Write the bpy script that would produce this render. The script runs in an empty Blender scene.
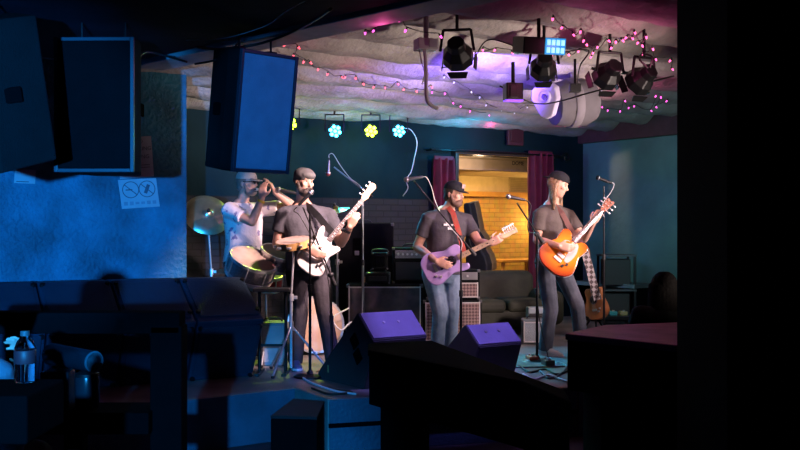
import bpy, bmesh, math, random
from mathutils import Vector as V, Matrix as M, Euler, noise
random.seed(7)
sc = bpy.context.scene
COL = sc.collection
F = 1000.0; CZ = 1.7; ST = 0.4            # focal length in px of an 800 px frame, eye height, stage height
PI = math.pi

# ------------------------------------------------------------------ camera
cd = bpy.data.cameras.new('camera'); cam = bpy.data.objects.new('camera', cd); COL.objects.link(cam)
cd.sensor_width = 36; cd.lens = 45; cd.clip_start = .05
cam.location = (0, 0, CZ); cam.rotation_euler = (PI/2, 0, 0); sc.camera = cam
sc.view_settings.view_transform = 'Standard'; sc.view_settings.look = 'None'
sc.view_settings.gamma = 1; sc.view_settings.exposure = 0; sc.view_settings.use_curve_mapping = False
w = bpy.data.worlds.new('world'); sc.world = w; w.use_nodes = True
w.node_tree.nodes['Background'].inputs[0].default_value = (.012, .02, .05, 1)
w.node_tree.nodes['Background'].inputs[1].default_value = .035

def P(x, y, d): return V(((x-400)/F*d, d, CZ-(y-225)/F*d))
def G(x, y, z=ST):
    d = (CZ-z)*F/(y-225); return P(x, y, d)
def C(x, y, z=3.08):
    return P(x, y, (z-CZ)*F/(225-y))
E1 = V((.829, .559, 0)); E2 = V((-.559, .829, 0)); UP = V((0, 0, 1))
BACKV = 10.5
def onback(x, y, off=0):                  # seen point on the back wall, moved off metres towards the room
    k = V(((x-400)/F, 1, 0)).dot(E2); return P(x, y, (BACKV-off)/k)

# ------------------------------------------------------------------ materials
def lin(c):
    if isinstance(c, str):
        c = [int(c[i:i+2], 16)/255 for i in (0, 2, 4)]
        c = [x/12.92 if x <= .04045 else ((x+.055)/1.055)**2.4 for x in c]
    return (*c, 1)
MATS = {}
def mat(name, c, rough=.6, metal=0., var=.15, scale=8., bump=0., bscale=None, emit=None, es=0., c2=None, spec=.5, coat=0., trans=0.):
    if name in MATS: return MATS[name]
    m = bpy.data.materials.new(name); m.use_nodes = True; nt = m.node_tree; N = nt.nodes; L = nt.links
    b = N['Principled BSDF']; c = lin(c)
    b.inputs['Roughness'].default_value = rough; b.inputs['Metallic'].default_value = metal
    b.inputs['Specular IOR Level'].default_value = spec; b.inputs['Coat Weight'].default_value = coat
    b.inputs['Transmission Weight'].default_value = trans
    tc = N.new('ShaderNodeTexCoord')
    nz = N.new('ShaderNodeTexNoise'); nz.inputs['Scale'].default_value = scale; nz.inputs['Detail'].default_value = 5
    L.new(tc.outputs['Object'], nz.inputs['Vector'])
    mx = N.new('ShaderNodeMix'); mx.data_type = 'RGBA'
    d = lin(c2) if c2 else (*[x*(1-var) for x in c[:3]], 1)
    mx.inputs[6].default_value = c; mx.inputs[7].default_value = d
    rp = N.new('ShaderNodeMapRange'); rp.inputs[1].default_value = .35; rp.inputs[2].default_value = .65
    L.new(nz.outputs['Fac'], rp.inputs[0]); L.new(rp.outputs[0], mx.inputs[0]); L.new(mx.outputs[2], b.inputs['Base Color'])
    if bump:
        n2 = N.new('ShaderNodeTexNoise'); n2.inputs['Scale'].default_value = bscale or scale*3; n2.inputs['Detail'].default_value = 4
        L.new(tc.outputs['Object'], n2.inputs['Vector'])
        bp = N.new('ShaderNodeBump'); bp.inputs['Strength'].default_value = bump; bp.inputs['Distance'].default_value = .02
        L.new(n2.outputs['Fac'], bp.inputs['Height']); L.new(bp.outputs[0], b.inputs['Normal'])
    if emit:
        b.inputs['Emission Color'].default_value = lin(emit); b.inputs['Emission Strength'].default_value = es
    MATS[name] = m; return m
def brick(name, c1, c2, cm, rough=.75, bw=.22, bh=.075, bump=.6):
    m = bpy.data.materials.new(name); m.use_nodes = True; nt = m.node_tree; N = nt.nodes; L = nt.links
    b = N['Principled BSDF']; b.inputs['Roughness'].default_value = rough
    tc = N.new('ShaderNodeTexCoord'); t = N.new('ShaderNodeTexBrick')
    t.inputs['Color1'].default_value = lin(c1); t.inputs['Color2'].default_value = lin(c2); t.inputs['Mortar'].default_value = lin(cm)
    t.inputs['Scale'].default_value = 1; t.inputs['Brick Width'].default_value = bw; t.inputs['Row Height'].default_value = bh
    t.inputs['Mortar Size'].default_value = .008; t.inputs['Bias'].default_value = 0
    sx = N.new('ShaderNodeSeparateXYZ'); cx = N.new('ShaderNodeCombineXYZ')
    L.new(tc.outputs['Object'], sx.inputs[0])
    L.new(sx.outputs[0], cx.inputs[0]); L.new(sx.outputs[2], cx.inputs[1])
    L.new(cx.outputs[0], t.inputs['Vector'])
    nz = N.new('ShaderNodeTexNoise'); nz.inputs['Scale'].default_value = 9; nz.inputs['Detail'].default_value = 5
    L.new(tc.outputs['Object'], nz.inputs['Vector'])
    mx = N.new('ShaderNodeMix'); mx.data_type = 'RGBA'; mx.blend_type = 'MULTIPLY'; mx.inputs[0].default_value = .6
    L.new(t.outputs['Color'], mx.inputs[6]); L.new(nz.outputs['Color'], mx.inputs[7]); L.new(mx.outputs[2], b.inputs['Base Color'])
    bp = N.new('ShaderNodeBump'); bp.inputs['Strength'].default_value = bump; bp.inputs['Distance'].default_value = .02; bp.invert = True
    L.new(t.outputs['Fac'], bp.inputs['Height']); L.new(bp.outputs[0], b.inputs['Normal'])
    return m
def glass(name, c, rough=.02):
    m = mat(name, c, rough, trans=1., var=0); m.node_tree.nodes['Principled BSDF'].inputs['IOR'].default_value = 1.3; return m

# ------------------------------------------------------------------ mesh builder
class MB:
    def __init__(s): s.v = []; s.f = []; s.m = []; s.cur = 0
    def add(s, vs, fs):
        o = len(s.v); s.v += [V(p) for p in vs]; s.f += [tuple(i+o for i in f) for f in fs]; s.m += [s.cur]*len(fs); return s
    def box(s, c, sz, R=None):
        c = V(c); h = V(sz)/2; vs = []
        for x in (-1, 1):
            for y in (-1, 1):
                for z in (-1, 1):
                    p = V((x*h.x, y*h.y, z*h.z)); vs.append(c + (R @ p if R else p))
        return s.add(vs, [(0,1,3,2), (4,6,7,5), (0,4,5,1), (2,3,7,6), (0,2,6,4), (1,5,7,3)])
    def ring(s, c, u, v, n): return [c+u*math.cos(2*PI*i/n)+v*math.sin(2*PI*i/n) for i in range(n)]
    def loft(s, rings, cap=True):
        n = len(rings[0]); vs = [p for r in rings for p in r]; fs = []
        for k in range(len(rings)-1):
            for i in range(n):
                j = (i+1) % n; fs.append((k*n+i, k*n+j, (k+1)*n+j, (k+1)*n+i))
        if cap: fs += [tuple(range(n))[::-1], tuple((len(rings)-1)*n+i for i in range(n))]
        return s.add(vs, fs)
    def cyl(s, a, b, r0, r1=None, n=14):
        a = V(a); b = V(b); r1 = r0 if r1 is None else r1; t = (b-a).normalized(); u = t.orthogonal().normalized(); v = t.cross(u)
        return s.loft([s.ring(a, u*r0, v*r0, n), s.ring(b, u*r1, v*r1, n)])
    def cap(s, a, b, ra, rb=None, n=12):
        a = V(a); b = V(b); rb = ra if rb is None else rb; t = b-a
        t = t.normalized() if t.length > 1e-6 else V((0, 0, 1)); u = t.orthogonal().normalized(); v = t.cross(u); R = []
        for q in (-.98, -.8, -.5, 0):
            k = math.sqrt(1-q*q); R.append(s.ring(a+t*ra*q, u*ra*k, v*ra*k, n))
        for q in (0, .5, .8, .98):
            k = math.sqrt(1-q*q); R.append(s.ring(b+t*rb*q, u*rb*k, v*rb*k, n))
        return s.loft(R)
    def ell(s, c, a, b, e, n=14):
        c = V(c); a = V(a); b = V(b); e = V(e); R = []
        for k in range(1, 9):
            th = PI*k/9 ; R.append(s.ring(c-e*math.cos(th), a*math.sin(th), b*math.sin(th), n))
        return s.loft(R)
    def tube(s, pts, r, n=6, sub=6):
        pts = [V(p) for p in pts]
        if sub > 1 and len(pts) > 2:
            q = []; e = [pts[0]*2-pts[1]]+pts+[pts[-1]*2-pts[-2]]
            for i in range(1, len(e)-2):
                for k in range(sub):
                    t = k/sub; a, b, c, d = e[i-1:i+3]
                    q.append(.5*((2*b)+(c-a)*t+(2*a-5*b+4*c-d)*t*t+(3*b-a-3*c+d)*t**3))
            q.append(pts[-1]); pts = q
        R = []; u = None
        for i, p in enumerate(pts):
            t = (pts[min(i+1, len(pts)-1)]-pts[max(i-1, 0)]).normalized()
            u = t.orthogonal().normalized() if u is None else (u-t*u.dot(t)).normalized()
            R.append(s.ring(p, u*r, t.cross(u)*r, n))
        return s.loft(R)
    def prism(s, poly, fn):                # poly of 2D points, fn(x, y, side) -> 3D for side 0 and 1
        n = len(poly); a = [fn(x, y, 0) for x, y in poly]; b = [fn(x, y, 1) for x, y in poly]
        return s.add(a+b, [tuple(range(n))[::-1], tuple(range(n, 2*n))]+[(i, (i+1) % n, n+(i+1) % n, n+i) for i in range(n)])
    def lathe(s, prof, o=V((0, 0, 0)), t=UP, n=20):   # prof: (radius, height)
        t = V(t).normalized(); u = t.orthogonal().normalized(); v = t.cross(u)
        return s.loft([s.ring(V(o)+t*h, u*max(r, 1e-4), v*max(r, 1e-4), n) for r, h in prof])
    def mesh(s, name, mats, off=None):
        me = bpy.data.meshes.new(name); off = off or V((0, 0, 0))
        me.from_pydata([tuple(p-off) for p in s.v], [], s.f)
        for m in mats: me.materials.append(m)
        me.polygons.foreach_set('material_index', s.m)
        bm = bmesh.new(); bm.from_mesh(me); bmesh.ops.recalc_face_normals(bm, faces=bm.faces); bm.to_mesh(me); bm.free()
        return me
    def build(s, name, mats, parent=None, bevel=0., smooth=False, local=False, seg=2):
        if not isinstance(mats, (list, tuple)): mats = [mats]
        org = V((0, 0, 0))
        if parent and not local:
            p = parent
            while p: org = org+p.location; p = p.parent
        if not parent and not local and s.v:
            lo = V([min(p[i] for p in s.v) for i in range(3)]); hi = V([max(p[i] for p in s.v) for i in range(3)])
            org = V(((lo.x+hi.x)/2, (lo.y+hi.y)/2, lo.z))
        me = s.mesh(name, mats, org); o = bpy.data.objects.new(name, me); COL.objects.link(o)
        if parent: o.parent = parent
        elif not local: o.location = org
        if smooth:
            me.polygons.foreach_set('use_smooth', [True]*len(me.polygons))
            if smooth == 'auto':
                try: me.set_sharp_from_angle(angle=.7)
                except Exception: pass
        if bevel:
            b = o.modifiers.new('bevel', 'BEVEL'); b.width = bevel; b.segments = seg; b.limit_method = 'ANGLE'; b.angle_limit = .6
        return o

def tag(o, label=None, cat=None, group=None, kind=None):
    if label: o['label'] = label
    if cat: o['category'] = cat
    if group: o['group'] = group
    if kind: o['kind'] = kind
    return o
def thing(name, label, cat, loc, group=None):
    o = bpy.data.objects.new(name, None); COL.objects.link(o); o.location = loc; o.empty_display_size = .1
    return tag(o, label, cat, group)
def struct(name, mb, m, **k):
    o = mb.build(name, m, **k); o['kind'] = 'structure'; return o
def text(name, body, size, m, parent, mw, ext=.001):
    c = bpy.data.curves.new(name, 'FONT'); c.body = body; c.size = size; c.extrude = ext; c.align_x = 'CENTER'; c.align_y = 'CENTER'
    t = bpy.data.objects.new(name, c); COL.objects.link(t)
    bpy.context.view_layer.update(); dg = bpy.context.evaluated_depsgraph_get()
    me = bpy.data.meshes.new_from_object(t.evaluated_get(dg)); bpy.data.objects.remove(t)
    me.materials.clear(); me.materials.append(m); me.name = name
    o = bpy.data.objects.new(name, me); COL.objects.link(o); me.transform(mw)
    if parent:
        org = V((0, 0, 0)); p = parent
        while p: org = org+p.location; p = p.parent
        me.transform(M.Translation(-org)); o.parent = parent
    return o
def frame(o, x, y, z):                      # matrix with the given axes
    m = M.Identity(4)
    for i in range(3): m[i][0] = x[i]; m[i][1] = y[i]; m[i][2] = z[i]; m[i][3] = o[i]
    return m
def rotz(a): return M.Rotation(a, 3, 'Z')

# ------------------------------------------------------------------ palette
blackwood = mat('black_paint', (.0025, .0025, .003), .9, bump=.1, spec=.015)
blk = mat('black_plastic', (.012, .012, .014), .5)
blkm = mat('black_metal', (.015, .015, .017), .35, .6)
grille = mat('black_speaker_grille', (.003, .0035, .0045), .85, .0, spec=.05, bump=.5, bscale=160)
tolex = mat('black_tolex', (.008, .009, .010), .85, spec=.08, bump=.35, bscale=120)
chrome = mat('chrome', (.75, .76, .78), .34, .75, var=.05)
steel = mat('brushed_steel', (.4, .4, .42), .35, 1., var=.1)
white = mat('white_plastic', (.75, .75, .75), .4, var=.05)
cable = mat('black_cable_rubber', (.012, .012, .012), .5)
wcable = mat('white_cable_rubber', (.7, .7, .72), .5, var=.05)
skin = mat('skin', (.60, .34, .25), .5, var=.12, scale=14)
skin2 = mat('skin_lips', (.42, .17, .14), .5)
eyem = mat('dark_eyes', (.03, .02, .02), .3)
skip = None
exec_parts = []
# ================================================================== SETTING
foam = mat('sprayed_foam', (.40, .37, .35), .9, var=.35, scale=3, bump=.9, bscale=22)
darkceil = mat('dark_blue_ceiling', (.010, .016, .03), .9, var=.4, scale=2, bump=.3, spec=.05)
graytrim = mat('grey_beam_paint', (.36, .37, .40), .7, var=.2)
tealp = mat('dark_teal_wall_paint', (.006, .026, .032), .7, var=.35, scale=1.5, spec=.08, bump=.25, bscale=12)
tealr = mat('teal_plaster', (.15, .34, .33), .5, var=.4, scale=1.2, bump=.35, bscale=10)
bluew = mat('blue_stucco', (.012, .15, .24), .55, var=.6, scale=2.2, bump=.9, bscale=28, spec=.3)
gbrick = brick('dark_grey_brick', (.016, .016, .02), (.024, .024, .028), (.008, .008, .009))
ybrick = brick('yellow_brick', (.62, .40, .13), (.50, .31, .10), (.40, .26, .10), bw=.24, bh=.08)
stagem = mat('stage_floor_paint', (.22, .20, .19), .45, var=.5, scale=2.5, bump=.15)
stagef = mat('stage_front_paint', (.05, .10, .15), .45, var=.4, scale=3, bump=.3, bscale=40)
floorm = mat('dark_concrete', (.03, .03, .035), .6, var=.4, scale=2)
maroon = mat('maroon_board', (.13, .05, .06), .6, var=.3)

struct('floor', MB().box((0, 7, -.05), (14, 22, .1)), floorm)
# stage platform: left wing, projecting front, back to the walls
sp = [(-.84, 7.98), (-.54, 7.47), (1.42, 8.05), (3.9, 8.75), (5.2, 9.3), (3.75, 13.3), (2.72, 14.5), (-2.75, 10.85), (-5, 9.2), (-5, 5.05)]
struct('stage', MB().prism(sp, lambda x, y, s: V((x, y, .002 + s*(ST-.002)))), [stagem], bevel=.01)
bf = MB()                                  # painted fascia boards along the stage front
for a, b in ((sp[9], sp[0]), (sp[1], sp[2]), (sp[2], sp[3])):
    a = V((*a, 0)); b = V((*b, 0)); t = (b-a).normalized(); n = V((t.y, -t.x, 0))
    R = M((t, -n, UP)).transposed()
    bf.box((a+b)/2+n*.012+UP*.199, ((b-a).length-.02, .02, .396), R)
struct('trim_1', bf, stagef, bevel=.004)
ff = MB()
a = V((*sp[1], 0)); b = V((*sp[2], 0)); t = (b-a).normalized(); n = V((t.y, -t.x, 0)); R = M((t, -n, UP)).transposed()
ff.box((a+b)/2+n*.035+UP*.205, ((b-a).length, .022, .03), R)
struct('trim_2', ff, blackwood)

def ceilz(u, v):
    base = 3.49-.24*min(1, max(0, (v-7.2)/3.2))
    if v < 5.2: base -= .0
    q = abs(math.sin(PI*v/.6))**.34
    n = noise.noise(V((u*1.2, v*3, 0)))*.028+noise.noise(V((u*5, v*7, 3)))*.018
    k = .27+.03*noise.noise(V((u*.6, math.floor(v/.6)*3.1, 5)))
    return base-k*q+n*q+n*.4
def hz(p): return ceilz(V(p).dot(E1), V(p).dot(E2))+.03
cm = MB(); NU, NV = 170, 260; U0, U1, V0, V1 = -.6, 14.4, 3.2, 10.56
for j in range(NV+1):
    for i in range(NU+1):
        u = U0+(U1-U0)*i/NU; v = V0+(V1-V0)*j/NV; p = E1*u+E2*v; cm.v.append(V((p.x, p.y, ceilz(u, v))))
for j in range(NV):
    for i in range(NU):
        a = j*(NU+1)+i
        p = cm.v[a]
        if p.x > 6 or p.x < -4.2: continue
        cm.f.append((a, a+1, a+NU+2, a+NU+1)); cm.m.append(0)
struct('ceiling', cm, foam, smooth=True)
cp = [(-2.30, 8.35), (.18, 5.87), (3.2, 2.85), (3.2, -3), (-5, -3), (-5, 6.9)]
dcm = MB()
nx, ny = 44, 60
struct('ceiling_front', MB().prism(cp, lambda x, y, s: V((x, y, 3.05+.12*s))), darkceil)
t = V((.7, -.713, 0)); n = V((.713, .7, 0)); R = M((t, n, UP)).transposed()
a = V((-2.30, 8.40, 0)); b = V((3.2, 2.9, 0))
struct('trim_3', MB().box((a+b)/2+n*.16+UP*3.1, ((b-a).length, .30, .14), R), graytrim, bevel=.01)

# back wall with the brick dado and the pass-through opening (cut by building it round the hole)
RB = M((E1, E2, UP)).transposed()
def wall_uv(mb, u0, u1, z0, z1, v=BACKV+.1, th=.2):
    mb.box(E1*(u0+u1)/2+E2*v+UP*(z0+z1)/2, (u1-u0, th, z1-z0), RB)
ul = onback(454, 200).dot(E1); ur = onback(548, 200).dot(E1); zs = 1.02; zt = 2.63
UC = onback(583, 200).dot(E1)             # corner with the right wall
U_L = 4.0
def aligned(name, mb, m, **k):            # a wall whose local X runs along the wall, so the brick courses lie level
    o = mb.build(name, m, local=True); o['kind'] = 'structure'
    rot = M.Rotation(math.atan2(E1.y, E1.x), 4, 'Z'); c = sum((p for p in mb.v), V())/len(mb.v); c.z = 0
    o.data.transform(rot.inverted() @ M.Translation(-c)); o.matrix_world = M.Translation(c) @ rot
    return o
wb = MB(); wall_uv(wb, U_L, ul, 2.03, 3.4); wall_uv(wb, ul, ur, zt, 3.4); wall_uv(wb, ur, UC+.3, ST, 3.4)
struct('wall_back', wb, tealp)
wd = MB(); wall_uv(wd, U_L, ul, ST, 2.03, BACKV+.08); wall_uv(wd, ul, ur, ST, zs, BACKV+.08)
aligned('wall_back_brick', wd, gbrick)
wl = MB(); wall_uv(wl, ul-.05, ul+.0, zs, zt, BACKV+.02, .26); wall_uv(wl, ul-.05, ur+.05, zt, zt+.06, BACKV, .2); wall_uv(wl, ul, ur, zs-.04, zs, BACKV+.08, .34)
struct('trim_4', wl, mat('dark_stained_wood', (.035, .028, .025), .5, scale=12), bevel=.006)
# right wall, square to the back wall
cr = E1*(UC)+E2*BACKV; TR = -E2
wr = MB(); RR = M((TR, E1, UP)).transposed()
wr.box(cr+TR*1.9+E1*.1+UP*1.9, (3.9, .2, 3.0), RR); struct('wall_right', wr, tealr)
wt = MB(); wt.box(cr+TR*1.6-E1*.06+UP*3.04, (3.2, .10, .34), RR); struct('trim_5', wt, maroon, bevel=.008)
# blue stucco wall on the left behind the monitors
EL = V((.88, .47, 0)); NL = V((.47, -.88, 0)); WL = V((-1.96, 9.2, 0)); RL = M((EL, -NL, UP)).transposed()
wv = MB(); wv.box(WL-EL*1.75-NL*.1+UP*1.8, (3.5, .2, 2.8), RL); struct('wall_left', wv, bluew, bevel=.012)
def onleft(x, y, off=0.):
    r = V(((x-400)/F, 1, -(y-225)/F)); o = V((0, 0, CZ)); p0 = WL+NL*off; s = (p0-o).dot(NL)/r.dot(NL); return o+r*s
# back room seen through the opening
br = MB(); RBv = BACKV+3.4
def uvb(mb, u0, u1, v0, v1, z0, z1): mb.box(E1*(u0+u1)/2+E2*(v0+v1)/2+UP*(z0+z1)/2, (u1-u0, v1-v0, z1-z0), RB)
m_ = MB(); uvb(m_, ul-2.5, ur+3, RBv, RBv+.15, ST, 2.24); aligned('wall_back_room', m_, ybrick)
cream = mat('cream_paint', (.55, .46, .33), .7, var=.15)
m_ = MB(); uvb(m_, ul-2.5, ur+3, RBv, RBv+.15, 2.24, 2.95); struct('wall_back_room_upper', m_, cream)
m_ = MB(); uvb(m_, ul-2.5, ur+3, BACKV+.2, RBv, ST-.05, ST); struct('floor_back_room', m_, floorm)
m_ = MB()
q = [(BACKV+.2, 2.74), (RBv, 2.56)]
bk = MB(); bk.box(E1*(ul+ur)/2+E2*(BACKV+1.3)+UP*2.62, (ur-ul+3, .12, .20), RB); struct('trim_8', bk, mat('bulkhead_cream', (.42, .34, .26), .7), bevel=.006)
m_.prism([(ul-2.5, 0), (ur+3, 0), (ur+3, 1), (ul-2.5, 1)], lambda x, y, s: E1*x+E2*(q[0][0]+(q[1][0]-q[0][0])*y)+UP*(q[0][1]+(q[1][1]-q[0][1])*y+.06*s))
struct('ceiling_back_room', m_, cream)
m_ = MB(); uvb(m_, ul-2.5, ur+3, RBv-.12, RBv, 2.2, 2.29); struct('trim_6', m_, mat('honey_wood', (.45, .24, .07), .5, scale=10), bevel=.01)
m_ = MB(); uvb(m_, ul-2.55, ul-2.5, BACKV+.2, RBv, ST, 2.9); uvb(m_, ur+3, ur+3.05, BACKV+.2, RBv, ST, 2.9); struct('wall_back_room_side', m_, cream)
def onroom(x, y, off=0):
    k = V(((x-400)/F, 1, 0)).dot(E2); return P(x, y, (RBv-off)/k)
p = onroom(520, 185, .02)
v_ = thing('vent_panel', 'beige square vent panel on the cream wall above the yellow brick', 'vent', p)
MB().box(p, (.52, .03, .27), RB).build('panel', mat('beige_panel', (.33, .27, .19), .6), v_, bevel=.006)
f_ = MB()
for k in range(7): f_.box(p-E2*.02+UP*(-.1+k*.033), (.46, .012, .008), RB)
f_.build('louvre', mat('beige_louvre', (.24, .19, .13), .6), v_)
# graffiti letters on the sloping ceiling of the back room, as flat lettering there
k_ = V(((518-400)/F, 1, 0)).dot(E2); gp = P(518, 163.5, (BACKV+1.237)/k_)
g_ = text('graffiti', 'DOME', .085, blackwood, None, frame(gp, E1, UP, -E2), .002)
g_.data.transform(M.Translation(-gp)); g_.location = gp
tag(g_, 'black graffiti letters DOME scrawled on the cream bulkhead inside the back opening', 'graffiti')

# dark red square panel high on the back wall
p = onback(515, 135, .08)
b_ = MB().box(p, (.27, .05, .29), RB)
t_ = thing('wall_panel', 'small dark maroon square box high on the back wall above the opening', 'box', p)
b_.build('box', mat('dark_maroon_box', (.05, .012, .022), .6), t_, bevel=.01); MB().box(p-E2*.03, (.2, .012, .2), RB).build('cover', mat('dark_maroon', (.03, .008, .014), .5), t_, bevel=.004)

# curtains and rod
crim = mat('crimson_velvet', (.17, .008, .030), .75, var=.4, scale=6)
def curtain(x0, x1, ytop, zbot, label):
    a = onback(x0, ytop, .14); b = onback(x1, ytop, .14); L = (b-a).length; top = a.z
    c = thing('curtain', label, 'curtain', (a+b)/2*1, 'crimson curtains of the back opening'); c.location.z = zbot
    m = MB(); n = 40
    for s in (0, 1):
        for k in range(13):
            z = top+(zbot-top)*k/12
            for i in range(n+1):
                u = i/n; off = .045*math.sin(u*2*PI*(L/.11))*(1-.3*k/12)+.012*math.sin(u*9+k*.7)
                m.v.append(a.lerp(b, u).xy.to_3d()+UP*z+E2*(off+(.008 if s else 0)))
    K = 13*(n+1)
    for s in (0, 1):
        for k in range(12):
            for i in range(n):
                q_ = s*K+k*(n+1)+i; m.f.append((q_, q_+1, q_+n+2, q_+n+1)); m.m.append(0)
    m.build('drape', crim, c, smooth=True)
    h = MB(); h.box((a+b)/2+UP*.0-E2*.0, (L, .03, .05), RB); h.build('heading', mat('crimson_tape', (.12, .01, .03), .8), c, bevel=.006)
    return c
curtain(434, 453, 158, 1.0, 'narrow crimson curtain at the left of the opening behind the man in the black cap')
curtain(529, 552, 153, ST+.06, 'long crimson curtain at the right of the opening behind the long-haired guitarist')
ra = onback(431, 158.5, .16)+UP*.03; rb = onback(562, 152, .16)+UP*.03; rb.z = ra.z = (ra.z+rb.z)/2
r_ = thing('curtain_rod', 'black curtain rod with curled end running above the back opening', 'curtain rod', (ra+rb)/2)
MB().cyl(ra, rb, .014).build('rod', blkm, r_, smooth='auto')
MB().tube([rb, rb+E1*.08+UP*.05, rb+E1*.14-UP*.02, rb+E1*.07-UP*.06, rb+E1*.05-UP*.0], .013).build('finial', blkm, r_, smooth=True)
for k in (.02, .98):
    pk = ra.lerp(rb, k); MB().cyl(pk, pk+E2*.17, .012).build('bracket', blkm, r_)
# ================================================================== SOUND SYSTEM
def pa_speaker(c, w_, h_, d_, n, pitch, label, group, roll=0., front=grille):
    """trapezoid cabinet; n = horizontal direction the front faces, pitch = tilt down, c = centre of the front"""
    n = V((n[0], n[1], 0)).normalized(); side = UP.cross(n).normalized()
    Rm = M.Rotation(pitch, 3, side) @ M.Rotation(roll, 3, n); n = Rm @ n; side = Rm @ side; up = Rm @ UP
    t = thing('pa_speaker', label, 'loudspeaker', V(c)-up*h_/2, group)
    c = V(c); k = .62
    b = MB(); pl = [(-w_/2, 0), (w_/2, 0), (w_/2*.98, d_*.3), (w_/2*k, d_), (-w_/2*k, d_), (-w_/2*.98, d_*.3)]
    b.prism(pl, lambda x, y, s: c+side*x-n*y+up*(h_*(s-.5)))
    b.build('cabinet', tolex, t, bevel=.012)
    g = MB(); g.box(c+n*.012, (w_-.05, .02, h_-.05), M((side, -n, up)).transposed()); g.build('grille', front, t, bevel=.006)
    rm = MB(); R = M((side, -n, up)).transposed()
    for s in (-1, 1):
        rm.box(c+side*s*(w_/2-.012)+n*.014, (.024, .03, h_), R); rm.box(c+up*s*(h_/2-.012)+n*.014, (w_-.05, .03, .024), R)
    rm.build('front_frame', mat('speaker_frame', (.025, .035, .05), .4), t, bevel=.004)
    for s in (-1, 1): MB().box(c-n*d_*.5+side*s*(w_/2*.86), (.02, .16, .09), R).build('handle', blackwood, t, bevel=.01)
    for s in (-1, 1):
        br_ = MB(); p = c-n*d_*.35+side*s*w_*.28+up*h_/2; z1 = 3.08 if c.y < 6.8 else hz(c)
        br_.box(p+up*.01, (.05, .08, .02), R); br_.cyl(p, V((p.x, p.y, z1)), .008, n=8); br_.build('hanging_bracket', blkm, t)
    return t
G_PA = 'ceiling-hung loudspeakers'
pa_speaker(P(95, 105, 6.5), .52, .875, .5, (-.02, -1), 0, 'black loudspeaker hung at left facing the camera, the one whose whole square front shows', G_PA)
pa_speaker(P(264, 113, 7.0), .50, .84, .44, (.72, -.69), .13, 'black hung loudspeaker angled right with blue-lit grille above the harmonica player', G_PA, 0, mat('blue_lit_grille', (.13, .30, .42), .6, 0, spec=.2, bump=.5, bscale=160))  # lit copy of the black grille, blue light put into its colour
pa_speaker(P(-52, 98, 5.6), .55, .84, .5, (-.75, -.6), .22, 'black hung loudspeaker at the far left edge cut off by the frame', G_PA, -.20)

# ---- row of slanted stage monitors on the left wing
ROW0 = V((-1.27, 8.6, ST)); prof = [(0, 0), (.295, .516), (-.24, .84), (-.44, .84), (-.44, 0)]
mon_b = mat('dark_blue_monitor_paint', (.014, .030, .055), .5, spec=.25, bump=.25, bscale=90, var=.2)
LAB = ['slanted black monitor cabinet at the right end of the row on the stage wing', 'slanted black monitor cabinet second from the right end of the row',
       'slanted black monitor cabinet third from the right end, behind the water bottle rail', 'slanted black monitor cabinet at the left end of the row, cut by the frame']
def monitor_row(i):
    o = ROW0-EL*(.58*i); wd = .565
    t = thing('stage_monitor', LAB[i], 'loudspeaker', o-EL*wd/2, 'row of slanted monitor cabinets')
    f = lambda x, y, s: o-EL*(wd*s)+NL*x+UP*y
    MB().prism(prof, f).build('cabinet', mon_b, t, bevel=.012)
    a, b = V((0, 0)), V((.295, .516)); g = MB()
    for (p, q_) in (((.03, .03), (.285, .476)), ((.258, .545), (-.205, .822))):
        p = V(p); q_ = V(q_); tt = (q_-p).normalized(); nn_ = V((tt.y, -tt.x))
        u3 = (NL*tt.x+UP*tt.y); n3 = (NL*nn_.x+UP*nn_.y)
        R = M((EL, u3, n3)).transposed(); mid = o-EL*wd/2+NL*(p.x+q_.x)/2+UP*(p.y+q_.y)/2
        g.box(mid+n3*.004, (wd-.06, (q_-p).length-.02, .012), R)
    g.build('grille', mat('monitor_grille', (.012, .028, .05), .6, 0, spec=.2, bump=.4, bscale=140), t, bevel=.004)
    for (x, y) in ((.02, .02), (.262, .46), (.2, .585), (-.19, .815)):
        for s in (.05, .95):
            bl = MB(); c = f(x, y, s); nn3 = (NL*.86-UP*.5) if y < .5 else (NL*.52+UP*.86)
            bl.cyl(c, c+nn3*.022, .022, .018, 12); bl.build('corner_bolt', blkm, t, smooth='auto')
for i in range(4): monitor_row(i)

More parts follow.
